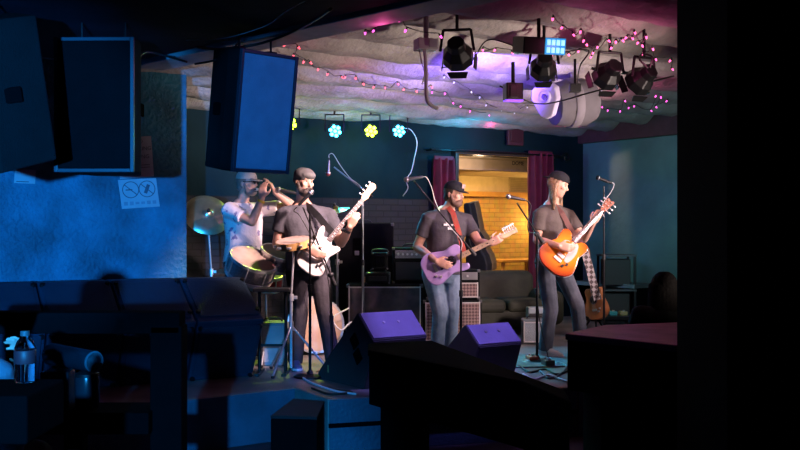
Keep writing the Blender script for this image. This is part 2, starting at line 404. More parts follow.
# ---- two wedge floor monitors
Q = -E2
def wedge(o, k, wd, label, facem, holes):
    t = thing('wedge_monitor', label, 'loudspeaker', o, 'wedge floor monitors at the stage front')
    pr = [(0, 0), (0, .05), (.646*k, .60*k), (.868*k, .405*k), (.72*k, 0)]
    f = lambda x, y, s: o+Q*x+UP*y+E1*(wd*s)
    MB().prism(pr, f).build('cabinet', mat('charcoal_carpet', (.035, .035, .036), .85, bump=.4, bscale=200), t, bevel=.008)
    def panel(p, q_, name, m, th=.012, inset=.02):
        p = V(p)*k; q_ = V(q_)*k; tt = (q_-p).normalized(); nn_ = V((-tt.y, tt.x)); u3 = Q*tt.x+UP*tt.y; n3 = Q*nn_.x+UP*nn_.y
        R = M((E1, u3, n3)).transposed(); mid = o+E1*wd/2+Q*(p.x+q_.x)/2+UP*(p.y+q_.y)/2
        MB().box(mid+n3*.004, (wd-inset, (q_-p).length-inset, th), R).build(name, m, t, bevel=.004); return mid, u3, n3
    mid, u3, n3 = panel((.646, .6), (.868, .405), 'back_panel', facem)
    panel((.01, .06), (.64, .594), 'grille', grille)
    panel((.868, .405), (.72, 0), 'front_panel', blk)
    for s in (-.08, .06):
        sc_ = MB(); p = mid+E1*s-u3*.02+n3*.008; sc_.cyl(p, p+n3*.008, .012); sc_.build('jack_plate', steel, t, smooth='auto')
    if holes:                              # recessed twin handle on the side that faces the camera
        for s in (0, 1):
            c = o+Q*(.60+.0*s)*k+UP*(.37-.115*s)*k+Q*(.05*s)*k-E1*.004
            a = (Q*.62-UP*.78).normalized(); b2 = (Q*.78+UP*.62)
            R = M((E1, b2, a)).transposed(); MB().box(c, (.012, .10*k, .105*k), R).build('handle_recess', blackwood, t, bevel=.004)
        c = o+Q*.18*k+UP*.10*k-E1*.006; MB().box(c, (.006, .014, .06), RB).build('label_strip', mat('tan_tape', (.45, .30, .10), .6), t)
    return t
purp = mat('violet_lit_back', (.16, .15, .26), .45, var=.2, scale=4, bump=.1)  # violet light on the wedge backs put into this colour
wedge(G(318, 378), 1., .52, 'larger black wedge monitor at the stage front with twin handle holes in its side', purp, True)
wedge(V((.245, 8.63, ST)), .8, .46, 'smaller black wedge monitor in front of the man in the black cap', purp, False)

# ================================================================== BACKLINE
guard_m = mat('dark_steel_guard', (.10, .10, .11), .5, .6)
def amp_box(name, label, cat, c, sz, R, group=None, body=tolex, front=None, fname='grille_cloth', panel=None, edge=True):
    """box standing at c (base centre), front = local -Y"""
    t = thing(name, label, cat, c, group); c = V(c); w_, d_, h_ = sz; X, Y = R @ V((1, 0, 0)), R @ V((0, 1, 0))
    MB().box(c+UP*h_/2, sz, R).build('cabinet', body, t, bevel=.014)
    ph = .12 if panel else 0
    if front: MB().box(c-Y*(d_/2+.002)+UP*(h_-ph)/2, (w_-.07, .02, h_-ph-.07), R).build(fname, front, t, bevel=.004)
    if front and edge:
        e = MB(); zz = (h_-ph)
        for s in (-1, 1):
            e.box(c-Y*(d_/2+.008)+X*s*(w_/2-.03)+UP*zz/2, (.012, .02, zz-.04), R); e.box(c-Y*(d_/2+.008)+UP*(zz/2+s*(zz/2-.03)), (w_-.06, .02, .012), R)
        e.build('piping', mat('pale_piping', (.55, .52, .5), .5), t)
    if panel:
        MB().box(c-Y*(d_/2+.003)+UP*(h_-ph/2-.01), (w_-.06, .018, ph-.035), R).build('control_panel', panel, t, bevel=.003)
        for k in range(6):
            p = c-Y*(d_/2+.012)+X*(-w_*.34+k*w_*.12)+UP*(h_-ph/2-.01); MB().cyl(p, p-Y*.02, .012, n=10).build('knob', chrome, t, smooth='auto')
    cg = .016+.024*min(1, w_/.7)
    h = MB(); h.tube([c+UP*h_+X*-.09, c+UP*(h_+.028)+X*-.06, c+UP*(h_+.028)+X*.06, c+UP*h_+X*.09], .009); h.build('handle', blk, t, smooth=True)
    for s in (-1, 1):
        for q_ in (-1, 1):
            MB().box(c+X*s*(w_/2-cg*.4)-Y*(d_/2-cg*.4)+UP*(h_/2+q_*(h_/2-cg*.4)), (cg, cg, cg), R).build('corner_guard', guard_m, t, bevel=cg*.22)
    return t
def cross_mat(name, c1, c2, s):
    m = bpy.data.materials.new(name); m.use_nodes = True; nt = m.node_tree; N = nt.nodes; L = nt.links; b = N['Principled BSDF']; b.inputs['Roughness'].default_value = .7
    tc = N.new('ShaderNodeTexCoord'); mp = N.new('ShaderNodeMapping'); mp.inputs['Rotation'].default_value = (0, PI/4, 0); L.new(tc.outputs['Object'], mp.inputs[0])
    ck = N.new('ShaderNodeTexChecker'); ck.inputs['Scale'].default_value = s; ck.inputs['Color1'].default_value = lin(c1); ck.inputs['Color2'].default_value = lin(c2)
    sx = N.new('ShaderNodeSeparateXYZ'); cx = N.new('ShaderNodeCombineXYZ'); L.new(mp.outputs[0], sx.inputs[0]); L.new(sx.outputs[0], cx.inputs[0]); L.new(sx.outputs[2], cx.inputs[1])
    L.new(cx.outputs[0], ck.inputs[0]); L.new(ck.outputs[0], b.inputs['Base Color']); return m
diamond = cross_mat('diamond_grille_cloth', (.26, .17, .15), (.09, .05, .05), 40)
R0 = rotz(.0); R1 = rotz(.12); R2 = rotz(-.10)
amp_box('pa_cabinet', 'tall black loudspeaker cabinet behind the bass player', 'loudspeaker', P(364, 350, 11.3).xy.to_3d()+UP*ST, (.62, .5, 1.32), R1, None, tolex)
t = [o for o in COL.objects if o.name.startswith('pa_cabinet')][0]
c = V(t.location); Y = R1 @ V((0, 1, 0)); X = R1 @ V((1, 0, 0))
pt = MB(); pt.box(c-Y*.251+X*-.10+UP*1.06, (.085, .012, .19), R1); pt.build('port', blackwood, t, bevel=.004)
tr = MB(); tr.box(c-Y*.252+X*-.10+UP*.99, (.05, .014, .05), R1); tr.build('port_plate', steel, t, bevel=.003)
print_cloth = mat('printed_grille_cloth', (.10, .075, .085), .8, c2=(.03, .035, .045), scale=7)
cab = amp_box('speaker_cabinet', 'wide bass speaker cabinet with mottled printed front beside the tall cabinet', 'amplifier', P(385, 350, 10.65).xy.to_3d()+UP*ST, (.80, .42, .68), R0, None, tolex, print_cloth, edge=True)
top = ST+.68
amp_box('bass_amplifier', 'black amplifier with a pale meshed top panel on the wide speaker cabinet', 'amplifier', P(411, 280, 10.75).xy.to_3d()+UP*top, (.40, .3, .38), R0, None, tolex, blk, edge=False, panel=mat('mesh_panel', (.25, .25, .27), .5, .3, bump=.6, bscale=90))
bx = amp_box('effects_rack', 'flat black rack unit with the small speaker on top', 'rack unit', P(378, 280, 10.6).xy.to_3d()+UP*top, (.26, .25, .12), R0, None, blkm, blk, 'front_plate', edge=False)
amp_box('small_speaker', 'small square black speaker on top of the flat rack unit', 'loudspeaker', P(380, 280, 10.62).xy.to_3d()+UP*(top+.15), (.17, .16, .18), R0, None, tolex, grille, edge=False)
cc = MB(); pp = P(373, 279, 10.58)
for k in range(26): cc.v = cc.v
ring = [V((pp.x+.10*math.cos(k*.7)*(1+.1*math.sin(k)), pp.y-.04+.05*math.sin(k*.7), top+.012+.004*k*.6)) for k in range(26)]
tag(MB().tube(ring, .009, 6, 3).build('coiled_cable', mat('orange_cable', (.55, .22, .08), .5), smooth=True), 'coil of orange cable lying on the wide speaker cabinet', 'cable')
hl = amp_box('guitar_speaker_cabinet', 'diamond-grille guitar speaker cabinet on the stage floor behind the man in the black cap', 'amplifier', P(450, 350, 11.2).xy.to_3d()+UP*ST, (.66, .34, .47), R1, None, tolex, diamond)
hl2 = amp_box('guitar_amplifier', 'diamond-grille guitar amplifier stacked on the matching floor cabinet', 'amplifier', P(451, 350, 11.2).xy.to_3d()+UP*(ST+.475), (.60, .3, .33), R1, None, tolex, diamond, panel=steel)
mon = amp_box('practice_amplifier', 'small grey amplifier on the floor behind the long-haired guitarist', 'amplifier', P(535, 345, 11.0).xy.to_3d()+UP*ST, (.30, .25, .27), R2, None, mat('grey_tolex', (.12, .13, .14), .6), mat('silver_cloth', (.28, .31, .33), .7, bump=.5, bscale=120))

# ---- sofa
olive = mat('olive_black_upholstery', (.028, .030, .016), .75, var=.4, scale=5, bump=.3)
sb = P(497, 330, 12.2); so = V((sb.x, sb.y, ST)); sfa = thing('sofa', 'dark olive two-seat sofa in front of the back opening', 'sofa', so)
RS = rotz(.30); SX = RS @ V((1, 0, 0)); SY = RS @ V((0, 1, 0))
def sbx(name, x, y, z, sx, sy, sz, b=.07): return MB().box(so+SX*x+SY*y+UP*z, (sx, sy, sz), RS).build(name, olive, sfa, bevel=b, seg=4, smooth='auto')
sbx('base', 0, 0, .17, 1.25, .62, .22, .03); sbx('backrest', 0, .30, .46, 1.2, .26, .54, .11)
for s in (-1, 1):
    sbx('armrest', s*.62, -.04, .30, .24, .70, .42, .10); sbx('seat_cushion', s*.26, -.06, .33, .50, .56, .16, .06)
    for q_ in (-1, 1): MB().cyl(so+SX*s*.6+SY*q_*.25, so+SX*s*.6+SY*q_*.25+UP*.07, .025).build('foot', blackwood, sfa)

# ---- gig bag leaning in the opening, table in the back room
gb = thing('gig_bag', 'black guitar bag with tan side leaning upright in the back opening', 'guitar case', onback(487, 268, 0)*1)
gbz = zs+.04; gb.location.z = gbz; base = V(gb.location); lean = (-E1*.16+E2*.06+UP).normalized()
ol = [(-.13*1., .02), (-.15, .12), (-.135, .25), (-.10, .33), (-.125, .42), (-.10, .52), (-.06, .60), (-.05, .95), (-.04, 1.02), (.04, 1.02), (.05, .95), (.06, .60), (.10, .52), (.125, .42), (.10, .33), (.135, .25), (.15, .12), (.13, .02)]
GX = V((.8, -.6, 0)); GX = (GX-lean*GX.dot(lean)).normalized(); ol = [(x*1.2, y) for x, y in ol]; GN = GX.cross(lean)
if GN.y > 0: GN = -GN
kk = .95
MB().prism(ol, lambda x, y, s: base+GX*x*kk+lean*y*kk+GN*(.02+.14*s)-GX*.05).build('shell', mat('black_nylon', (.012, .012, .014), .7, bump=.2), gb, bevel=.02, seg=3)
MB().prism([(x*1.03, y*1.005+.001) for x, y in ol], lambda x, y, s: base+GX*x*kk+lean*y*kk-GN*.10+GN*(.12*s)-GX*.05).build('side_gusset', mat('tan_nylon', (.16, .10, .035), .7), gb, bevel=.02, seg=3)
MB().tube([base+lean*.62+GN*.17-GX*.05, base+lean*.55+GN*.22-GX*.05, base+lean*.42+GN*.22-GX*.05, base+lean*.35+GN*.17-GX*.05], .012).build('carry_handle', blk, gb, smooth=True)
tb = thing('side_table', 'low honey-coloured table against the yellow brick wall of the back room', 'table', onroom(515, 262, .5)*1); tb.location.z = ST; bz = V(tb.location)
hw = mat('honey_wood', (.45, .24, .07))
MB().box(bz+UP*.68, (1.0, .5, .05), RB).build('table_top', hw, tb, bevel=.01)
for s in (-1, 1):
    for q_ in (-1, 1): MB().box(bz+E1*s*.44+E2*q_*.2+UP*.328, (.05, .05, .655), RB).build('leg', hw, tb)

# ---- right side: rack, bench, pedalboard, stand guitar
rk = P(620, 300, 13.2); ro = V((rk.x-.05, rk.y, ST)); rck = thing('equipment_rack', 'open black equipment rack beside the teal wall at right', 'rack', ro)
for i, (x, y) in enumerate(((-.2, -.2), (.2, -.2), (-.2, .2), (.2, .2))): MB().box(ro+V((x, y, .45)), (.03, .03, .9)).build('post', blkm, rck)
for z in (.02, .45, .9): MB().box(ro+V((0, 0, z)), (.44, .44, .025)).build('shelf', mat('rack_grey', (.07, .08, .09), .4, .4), rck, bevel=.004)
MB().box(ro+V((0, .05, .68)), (.34, .28, .34)).build('rack_module', blk, rck, bevel=.008)
MB().box(ro+V((0, .05, .24)), (.34, .28, .36)).build('rack_module', blk, rck, bevel=.008)
bn = cr+TR*.85-E1*.28; bnc = thing('wall_bench', 'long dark bench with teal-lit front edge along the teal wall at right', 'bench', V((bn.x, bn.y, ST)))
bo = V(bnc.location); MB().box(bo+UP*.50, (1.2, .44, .05), RR).build('bench_top', mat('dark_laminate', (.05, .06, .065), .4), bnc, bevel=.006)
MB().box(bo-E1*.225+UP*.50, (1.2, .012, .05), RR).build('front_edge', mat('teal_lit_edge', (.22, .36, .40), .4), bnc)  # teal light along the edge put into the strip's colour
MB().box(bo+E1*.1+UP*.24, (1.1, .05, .47), RR).build('back_board', blackwood, bnc)
for s in (-1, 1): MB().box(bo+TR*s*.55+UP*.238, (.04, .40, .475), RR).build('end_panel', blackwood, bnc)
pb = G(618, 316); pbo = V((2.58, 12.6, ST+.09)); pdl = thing('pedalboard', 'long pedalboard on the floor at the right back of the stage', 'pedalboard', pbo, None)
MB().box(pbo+V((0, 0, .05)), (.75, .32, .05), rotz(-.05)).build('board', blkm, pdl, bevel=.005)
for s in (-1, 1): MB().box(pbo+V((s*.3, 0, -.0325)), (.04, .28, .115)).build('rail', blkm, pdl)
for k, (x, cc_) in enumerate(((-.28, '8a3a30'), (-.15, '3a8fb0'), (-.03, '2a6f90'), (.10, '45b0b8'), (.23, '9a9a6a'))):
    pdm = mat('pedal_%d' % k, cc_, .4); q_ = MB().box(pbo+V((x, 0, .10)), (.09, .13, .05)).build('pedal', pdm, pdl, bevel=.008)
    MB().cyl(pbo+V((x, -.035, .12)), pbo+V((x, -.035, .14)), .014).build('footswitch', chrome, q_, smooth='auto')
for k, (px, py, m_, lb, nm) in enumerate(((532, 362, 'b0554a', 'small red effects pedal on the floor at the long-haired guitarist feet', 0), (548, 366, '3b3f48', 'small dark effects pedal beside the red one near the round mic base', 0))):
    o = G(px, py); t = thing('effects_pedal', lb, 'effects pedal', o, 'loose effects pedals')
    q_ = MB().box(o+UP*.03, (.09, .14, .06), rotz(.2)).build('housing', mat('loose_pedal_%d' % k, m_, .4), t, bevel=.01)
    MB().cyl(o+UP*.055+V((0, -.04, 0)), o+UP*.08+V((0, -.04, 0)), .013).build('footswitch', chrome, t, smooth='auto')
    for s in (-.02, .02): MB().cyl(o+UP*.055+V((s, .035, 0)), o+UP*.075+V((s, .035, 0)), .009).build('knob', white, t)
o = P(535, 311, 11.9); o.z = ST+.001
kb = thing('keyboard_case', 'pale blue-lit flat case standing behind the long-haired guitarist legs', 'case', V((o.x, 11.5, ST)))
ko = V(kb.location); MB().box(ko+UP*.19, (.30, .14, .34), rotz(.1)).build('shell', mat('pale_grey_case', (.28, .33, .36), .4), kb, bevel=.015)
MB().box(ko+V((0, -.075, .25)), (.26, .012, .08), rotz(.1)).build('front_panel', blk, kb, bevel=.004)
for s in (-1, 1): MB().box(ko+V((s*.1, 0, .01)), (.04, .12, .02), rotz(.1)).build('foot', blk, kb)
# ================================================================== MIC STANDS, MICS
def straight_base(o, t, r=.14):
    MB().lathe([(r, 0), (r, .012), (r*.85, .025), (.03, .032), (.018, .06)], o, UP, 24).build('round_base', blkm, t, smooth='auto')
def tripod_base(o, t, h=.28, r=.30, m=blkm, a0=.4):
    for k in range(3):
        a = a0+k*2*PI/3; e = V((math.cos(a)*r, math.sin(a)*r, .012)); MB().cyl(o+UP*h, o+e, .010).build('leg', m, t, smooth='auto')
        MB().cap(o+e*.96, o+e, .014).build('rubber_foot', blk, t, smooth=True)
    MB().cyl(o+UP*(h-.05), o+UP*(h+.03), .022).build('leg_collar', m, t, smooth='auto')
def mic_stand(o, top, boom, label, base='tripod', m=blkm, a0=.4, name='microphone_stand', tail=.25):
    o = V(o); top = V(top); t = thing(name, label, 'microphone stand', o)
    (straight_base(o, t) if base == 'round' else tripod_base(o, t, m=m, a0=a0))
    k = o.lerp(top, .55); MB().cyl(o+UP*.03, k, .013).build('lower_pole', m, t, smooth='auto'); MB().cyl(k, top, .009).build('upper_pole', m, t, smooth='auto')
    MB().cyl(k-UP*.03, k+UP*.03, .02).build('height_clutch', blk, t, smooth='auto')
    if boom:
        boom = V(boom); d = (boom-top).normalized()
        MB().cyl(top-d*tail, boom, .008).build('boom_arm', m, t, smooth='auto'); MB().cyl(top-d*tail, top-d*(tail-.08), .018).build('counterweight', blk, t, smooth='auto')
        MB().ell(top, V((.028, 0, 0)), V((0, .028, 0)), UP*.028).build('boom_joint', blk, t, smooth=True)
    return t
def mic(a, d, label, L=.17, body=blk, head=steel):
    """a = front of the ball, d = direction from ball to the cable end"""
    a = V(a); d = V(d).normalized(); t = thing('microphone', label, 'microphone', a+d*.1)
    MB().lathe([(.019, .045), (.017, .07), (.013, L), (.010, L+.015)], a, d, 14).build('handle', body, t, smooth='auto')
    MB().ell(a+d*.025, d.orthogonal().normalized()*.026, d.cross(d.orthogonal().normalized())*.026, d*.028).build('mesh_ball', head, t, smooth=True)
    MB().lathe([(.027, .028), (.027, .036)], a, d, 16).build('collar_ring', chrome, t, smooth='auto')
    return t
def wire(pts, r, m, label, name='cable', cat='cable', group=None):
    return tag(MB().tube(pts, r, 6, 8).build(name, m, smooth=True), label, cat, group)

# centre singer
D = 9.55
b = G(461, 361); b = V((P(461, 300, D).x, D, ST)); tp = P(461, 238, D)
mic_stand(b, tp, P(414, 181, D-.1), 'black boom microphone stand in front of the man in the black cap', 'round', tail=.22)
mic(P(404, 180, D-.1), P(416, 178, D-.1)-P(404, 180, D-.1), 'silver-headed microphone at the tip of the boom before the man in the black cap', body=steel)
wire([P(420, 178, D-.1), P(426, 177, D-.1), P(431, 186, D-.05), P(436, 203, D), P(446, 222, D-.03), tp-V((0, .03, .02)), tp-V((0, .022, .12))], .0035, wcable, 'pale microphone cable draped down the centre boom stand')
# right singer
D = 9.5
b = V((P(537, 300, D).x, D, ST)); tp = P(537, 234, D)
mic_stand(b, tp, P(517, 203, D), 'black boom microphone stand in front of the long-haired guitarist', 'round', tail=.10)
mic(P(506, 196, D), P(520, 199, D)-P(506, 196, D), 'black microphone on the boom left of the long-haired guitarist')
wire([P(521, 200, D), P(527, 201, D), P(531, 207, D), P(528, 222, D-.1), P(529, 232, D-.1), tp-V((0, .03, .04)), tp-V((0, .025, .5)), b+V((.02, -.04, .4)), b+V((.1, -.1, .02))], .005, cable, 'black microphone cable looping from the stand of the long-haired guitarist')
# far right mic
D = 10.9
b = V((P(604, 300, D).x, D, ST)); tp = P(604, 186, D)
mic_stand(b, tp, None, 'straight black microphone stand by the teal wall at right', 'round')
mic(P(596, 177, D), P(606, 181, D)-P(596, 177, D), 'black microphone on the straight stand by the teal wall', head=blkm)
wire([P(609, 182, D), P(614, 184, D), P(611, 192, D), P(603, 203, D-.05), P(602, 211, D-.03), P(604, 217, D-.02)], .0035, wcable, 'pale cable hanging from the microphone by the teal wall')
# overhead mic behind the bass player
D = 10.3
b = V((P(363, 300, D).x, D, ST)); tp = P(363, 190, D)
mic_stand(b, tp, P(334, 167, D), 'tall steel boom stand rising behind the bass headstock', 'tripod', m=steel, tail=.12)
mic(P(328, 176, D), P(329, 158, D)-P(328, 176, D), 'small overhead microphone hanging from the tall steel boom stand', .15, body=steel, head=mat('red_mic_head', (.35, .06, .05), .4))
wire([P(329, 158, D), P(329, 155, D), P(333, 154, D), P(340, 165, D), P(350, 178, D), P(362, 189, D-.02), P(362, 210, D-.03), P(363, 230, D-.03)], .0035, wcable, 'pale cable running along the tall overhead boom stand')
# bass player's vocal mic
D = 8.8
b = V((P(332, 300, D).x, D, ST)); tp = P(331, 262, D)
mic_stand(b, P(331, 275, D), P(303, 207, D), 'black boom microphone stand crossing in front of the bass player', 'round', tail=.10)
mic(P(313, 190, D), P(297, 207, D)-P(313, 190, D), 'black microphone pointing up at the bass player mouth')
wire([P(297, 207, D), P(294, 211, D), P(300, 216, D-.03), P(312, 238, D-.03), P(326, 270, D-.03), P(330, 300, D-.03), P(331, 360, D-.04)], .005, cable, 'black cable along the boom stand of the bass player')
# stand for the percussion mic right of drums
D = 8.55
b = V((P(310, 300, D).x, D, ST)); mic_stand(b, P(310, 215, D), None, 'thin straight black stand between the tambourine and the bass player', 'round')

# ================================================================== DRUMS
def disc_cymbal(c, n, r, label, m, so=None, tilt_stand=True, group='cymbals of the drum kit'):
    c = V(c); n = V(n).normalized(); t = thing('cymbal', label, 'cymbal', c, group)
    MB().lathe([(r, 0), (r*.98, .006), (r*.6, .025), (r*.25, .04), (r*.2, .055), (r*.1, .07), (.006, .074), (.006, .066), (r*.2, .046), (r*.6, .019), (r*.98, 0)], c, n, 36).build('plate', m, t, smooth='auto')
    MB().cyl(c+n*.07, c+n*.10, .016).build('wing_nut', blk, t, smooth='auto')
    return t
def plain_stand(o, top, label, a0=.3, m=chrome, r=.28, name='cymbal_stand', h=.3):
    o = V(o); top = V(top); t = thing(name, label, 'stand', o, None); tripod_base(o, t, h, r, m, a0)
    k = o.lerp(V((o.x, o.y, top.z)), .6)
    MB().cyl(o+UP*.05, k, .016).build('lower_tube', m, t, smooth='auto'); MB().cyl(k, top, .010).build('upper_tube', m, t, smooth='auto')
    MB().cyl(k-UP*.03, k+UP*.03, .024).build('clutch', m, t, smooth='auto')
    w_ = MB(); w_.box(k+V((.03, 0, 0)), (.05, .012, .03)); w_.build('wing_bolt', m, t, bevel=.004)
    return t
brass = mat('brass_cymbal', (.75, .55, .22), .28, 1., var=.2, scale=20)
pale = mat('pale_bronze_cymbal', (.62, .60, .42), .3, .9, var=.25, scale=10)
c = P(207, 215, 10.0); n = V((.35, -.80, .55))
disc_cymbal(c, n, .235, 'large pale cymbal tilted towards the camera left of the harmonica player', pale)
plain_stand(V((c.x+.02, c.y+.12, ST)), c+V((0, .03, -.02)), 'chrome stand of the tilted pale cymbal at left')
c = P(337, 212, 10.75); disc_cymbal(c, V((-.30, -.18, .95)), .15, 'small gold cymbal behind the bass player neck arm', brass)
plain_stand(V((c.x, c.y+.05, ST)), c+UP*.06, 'chrome stand carrying the small gold cymbal', .9)
c = P(238, 272, 9.2); disc_cymbal(c, V((.05, -.1, 1)), .20, 'dull hi-hat cymbal low behind the tilted tom drum', mat('dull_bronze', (.30, .27, .20), .35, .9))
plain_stand(V((c.x, c.y, ST)), c+UP*.12, 'chrome hi-hat stand behind the row of monitors', 1.3, chrome, .2)
# toms, bass drum, tambourine
chead = mat('drum_head', (.40, .31, .26), .85, spec=.15, var=.25, scale=6)
shellm = mat('silver_sparkle_shell', (.40, .40, .44), .3, .6, var=.3, scale=60)
def drum(c, n, r, h, label, head=chead, shell=shellm, group='toms of the drum kit', name='tom_drum', lugs=8):
    """c = centre of the batter head, n = its normal"""
    c = V(c); n = V(n).normalized(); t = thing(name, label, 'drum', c-n*h, group)
    u = n.orthogonal().normalized(); v = n.cross(u)
    MB().lathe([(r, 0), (r, -h)], c, n, 36).build('shell', shell, t, smooth='auto')
    MB().lathe([(r*.97, -.002), (r*.97, .006), (r*.5, .007), (.001, .007)], c, n, 36).build('batter_head', head, t, smooth='auto')
    for z in (-.012, -h+.005):
        MB().lathe([(r*1.0, z-.012), (r*1.05, z-.012), (r*1.05, z+.018), (r*.97, z+.018)], c, n, 36).build('hoop', chrome, t, smooth='auto')
    for k in range(lugs):
        a = 2*PI*k/lugs; p = c+(u*math.cos(a)+v*math.sin(a))*r*1.04; MB().cyl(p-n*.005, p-n*(h-.01), .007, n=8).build('tension_rod', chrome, t)
    return t
drum(P(254, 259, 9.0), V((.36, -.34, .87)), .215, .17, 'larger tom drum with worn tan head tilted in front of the white shirt')
drum(P(279, 252, 9.2), V((.34, -.30, .89)), .16, .15, 'smaller tom drum half hidden beside the larger tan-headed tom')
drum(P(316, 325, 10.0), V((.12, -.99, .05)), .27, .36, 'bass drum on the floor behind the bass player legs', mat('amber_drum_head', (.55, .34, .22), .4, c2=(.60, .50, .42), scale=5), mat('clear_smoke_shell', (.22, .24, .27), .2, .3), None, 'bass_drum', 8)
drum(P(266, 275, 9.35), V((.1, -.2, .97)), .15, .13, 'red-shelled snare drum under the tilted toms', chead, mat('red_shell', (.55, .03, .03), .3), None, 'snare_drum')
plain_stand(V((P(266, 280, 9.36).x, 9.38, ST)), P(266, 284, 9.38)-UP*.10, 'chrome snare stand under the red snare drum', .5)
wt_ = mat('honey_rim', (.60, .34, .12), .4)
c = P(293, 240, 8.75); n = V((-.12, -.22, .97)).normalized(); t = thing('tambourine', 'wooden tambourine mounted flat on top of the chrome percussion stand', 'tambourine', c-n*.06)
MB().lathe([(.150, 0), (.155, 0), (.155, -.062), (.150, -.062), (.150, 0)], c, n, 36).build('rim', wt_, t, smooth='auto')
MB().lathe([(.149, -.004), (.149, .002), (.001, .003)], c, n, 36).build('skin', chead, t, smooth='auto')
u = n.orthogonal().normalized(); v = n.cross(u)
for k in range(10):
    a = 2*PI*k/10; p = c-n*.032+(u*math.cos(a)+v*math.sin(a))*.157
    MB().lathe([(.02, -.008), (.022, 0), (.02, .008)], p, n, 14).build('jingle', chrome, t, smooth='auto')
so_ = V((c.x-.02, c.y+.03, ST)); plain_stand(so_, c-n*.065, 'chrome percussion stand with spread tripod legs in front of the bass player', .15, chrome, .34, 'percussion_stand', .42)
# black percussion-pad stand in front of the drums
o = V((P(263, 300, 8.75).x, 8.75, ST)); t = thing('keyboard_stand', 'short black two-post stand at the right end of the monitor row', 'stand', o)
for s in (-.03, .20): MB().cyl(o+V((s, 0, .02)), o+V((s, 0, .72)), .014).build('post', blkm, t, smooth='auto')
MB().box(o+V((.085, 0, .735)), (.32, .22, .03)).build('top_plate', blk, t, bevel=.006)
for s in (-.03, .20): MB().box(o+V((s, 0, .0125)), (.04, .36, .025)).build('foot_bar', blkm, t, bevel=.004)
MB().box(o+V((.085, 0, .25)), (.23, .02, .02)).build('cross_bar', blkm, t)
o = V((P(274, 300, 9.35).x, 9.35, ST)); o.x -= .01
amp_box('cajon_amplifier', 'small pale grey amplifier on the floor under the drums', 'amplifier', o, (.26, .24, .40), R1, None, mat('pale_grey_tolex', (.40, .40, .44), .5), mat('pale_cloth', (.50, .50, .52), .7), edge=False)

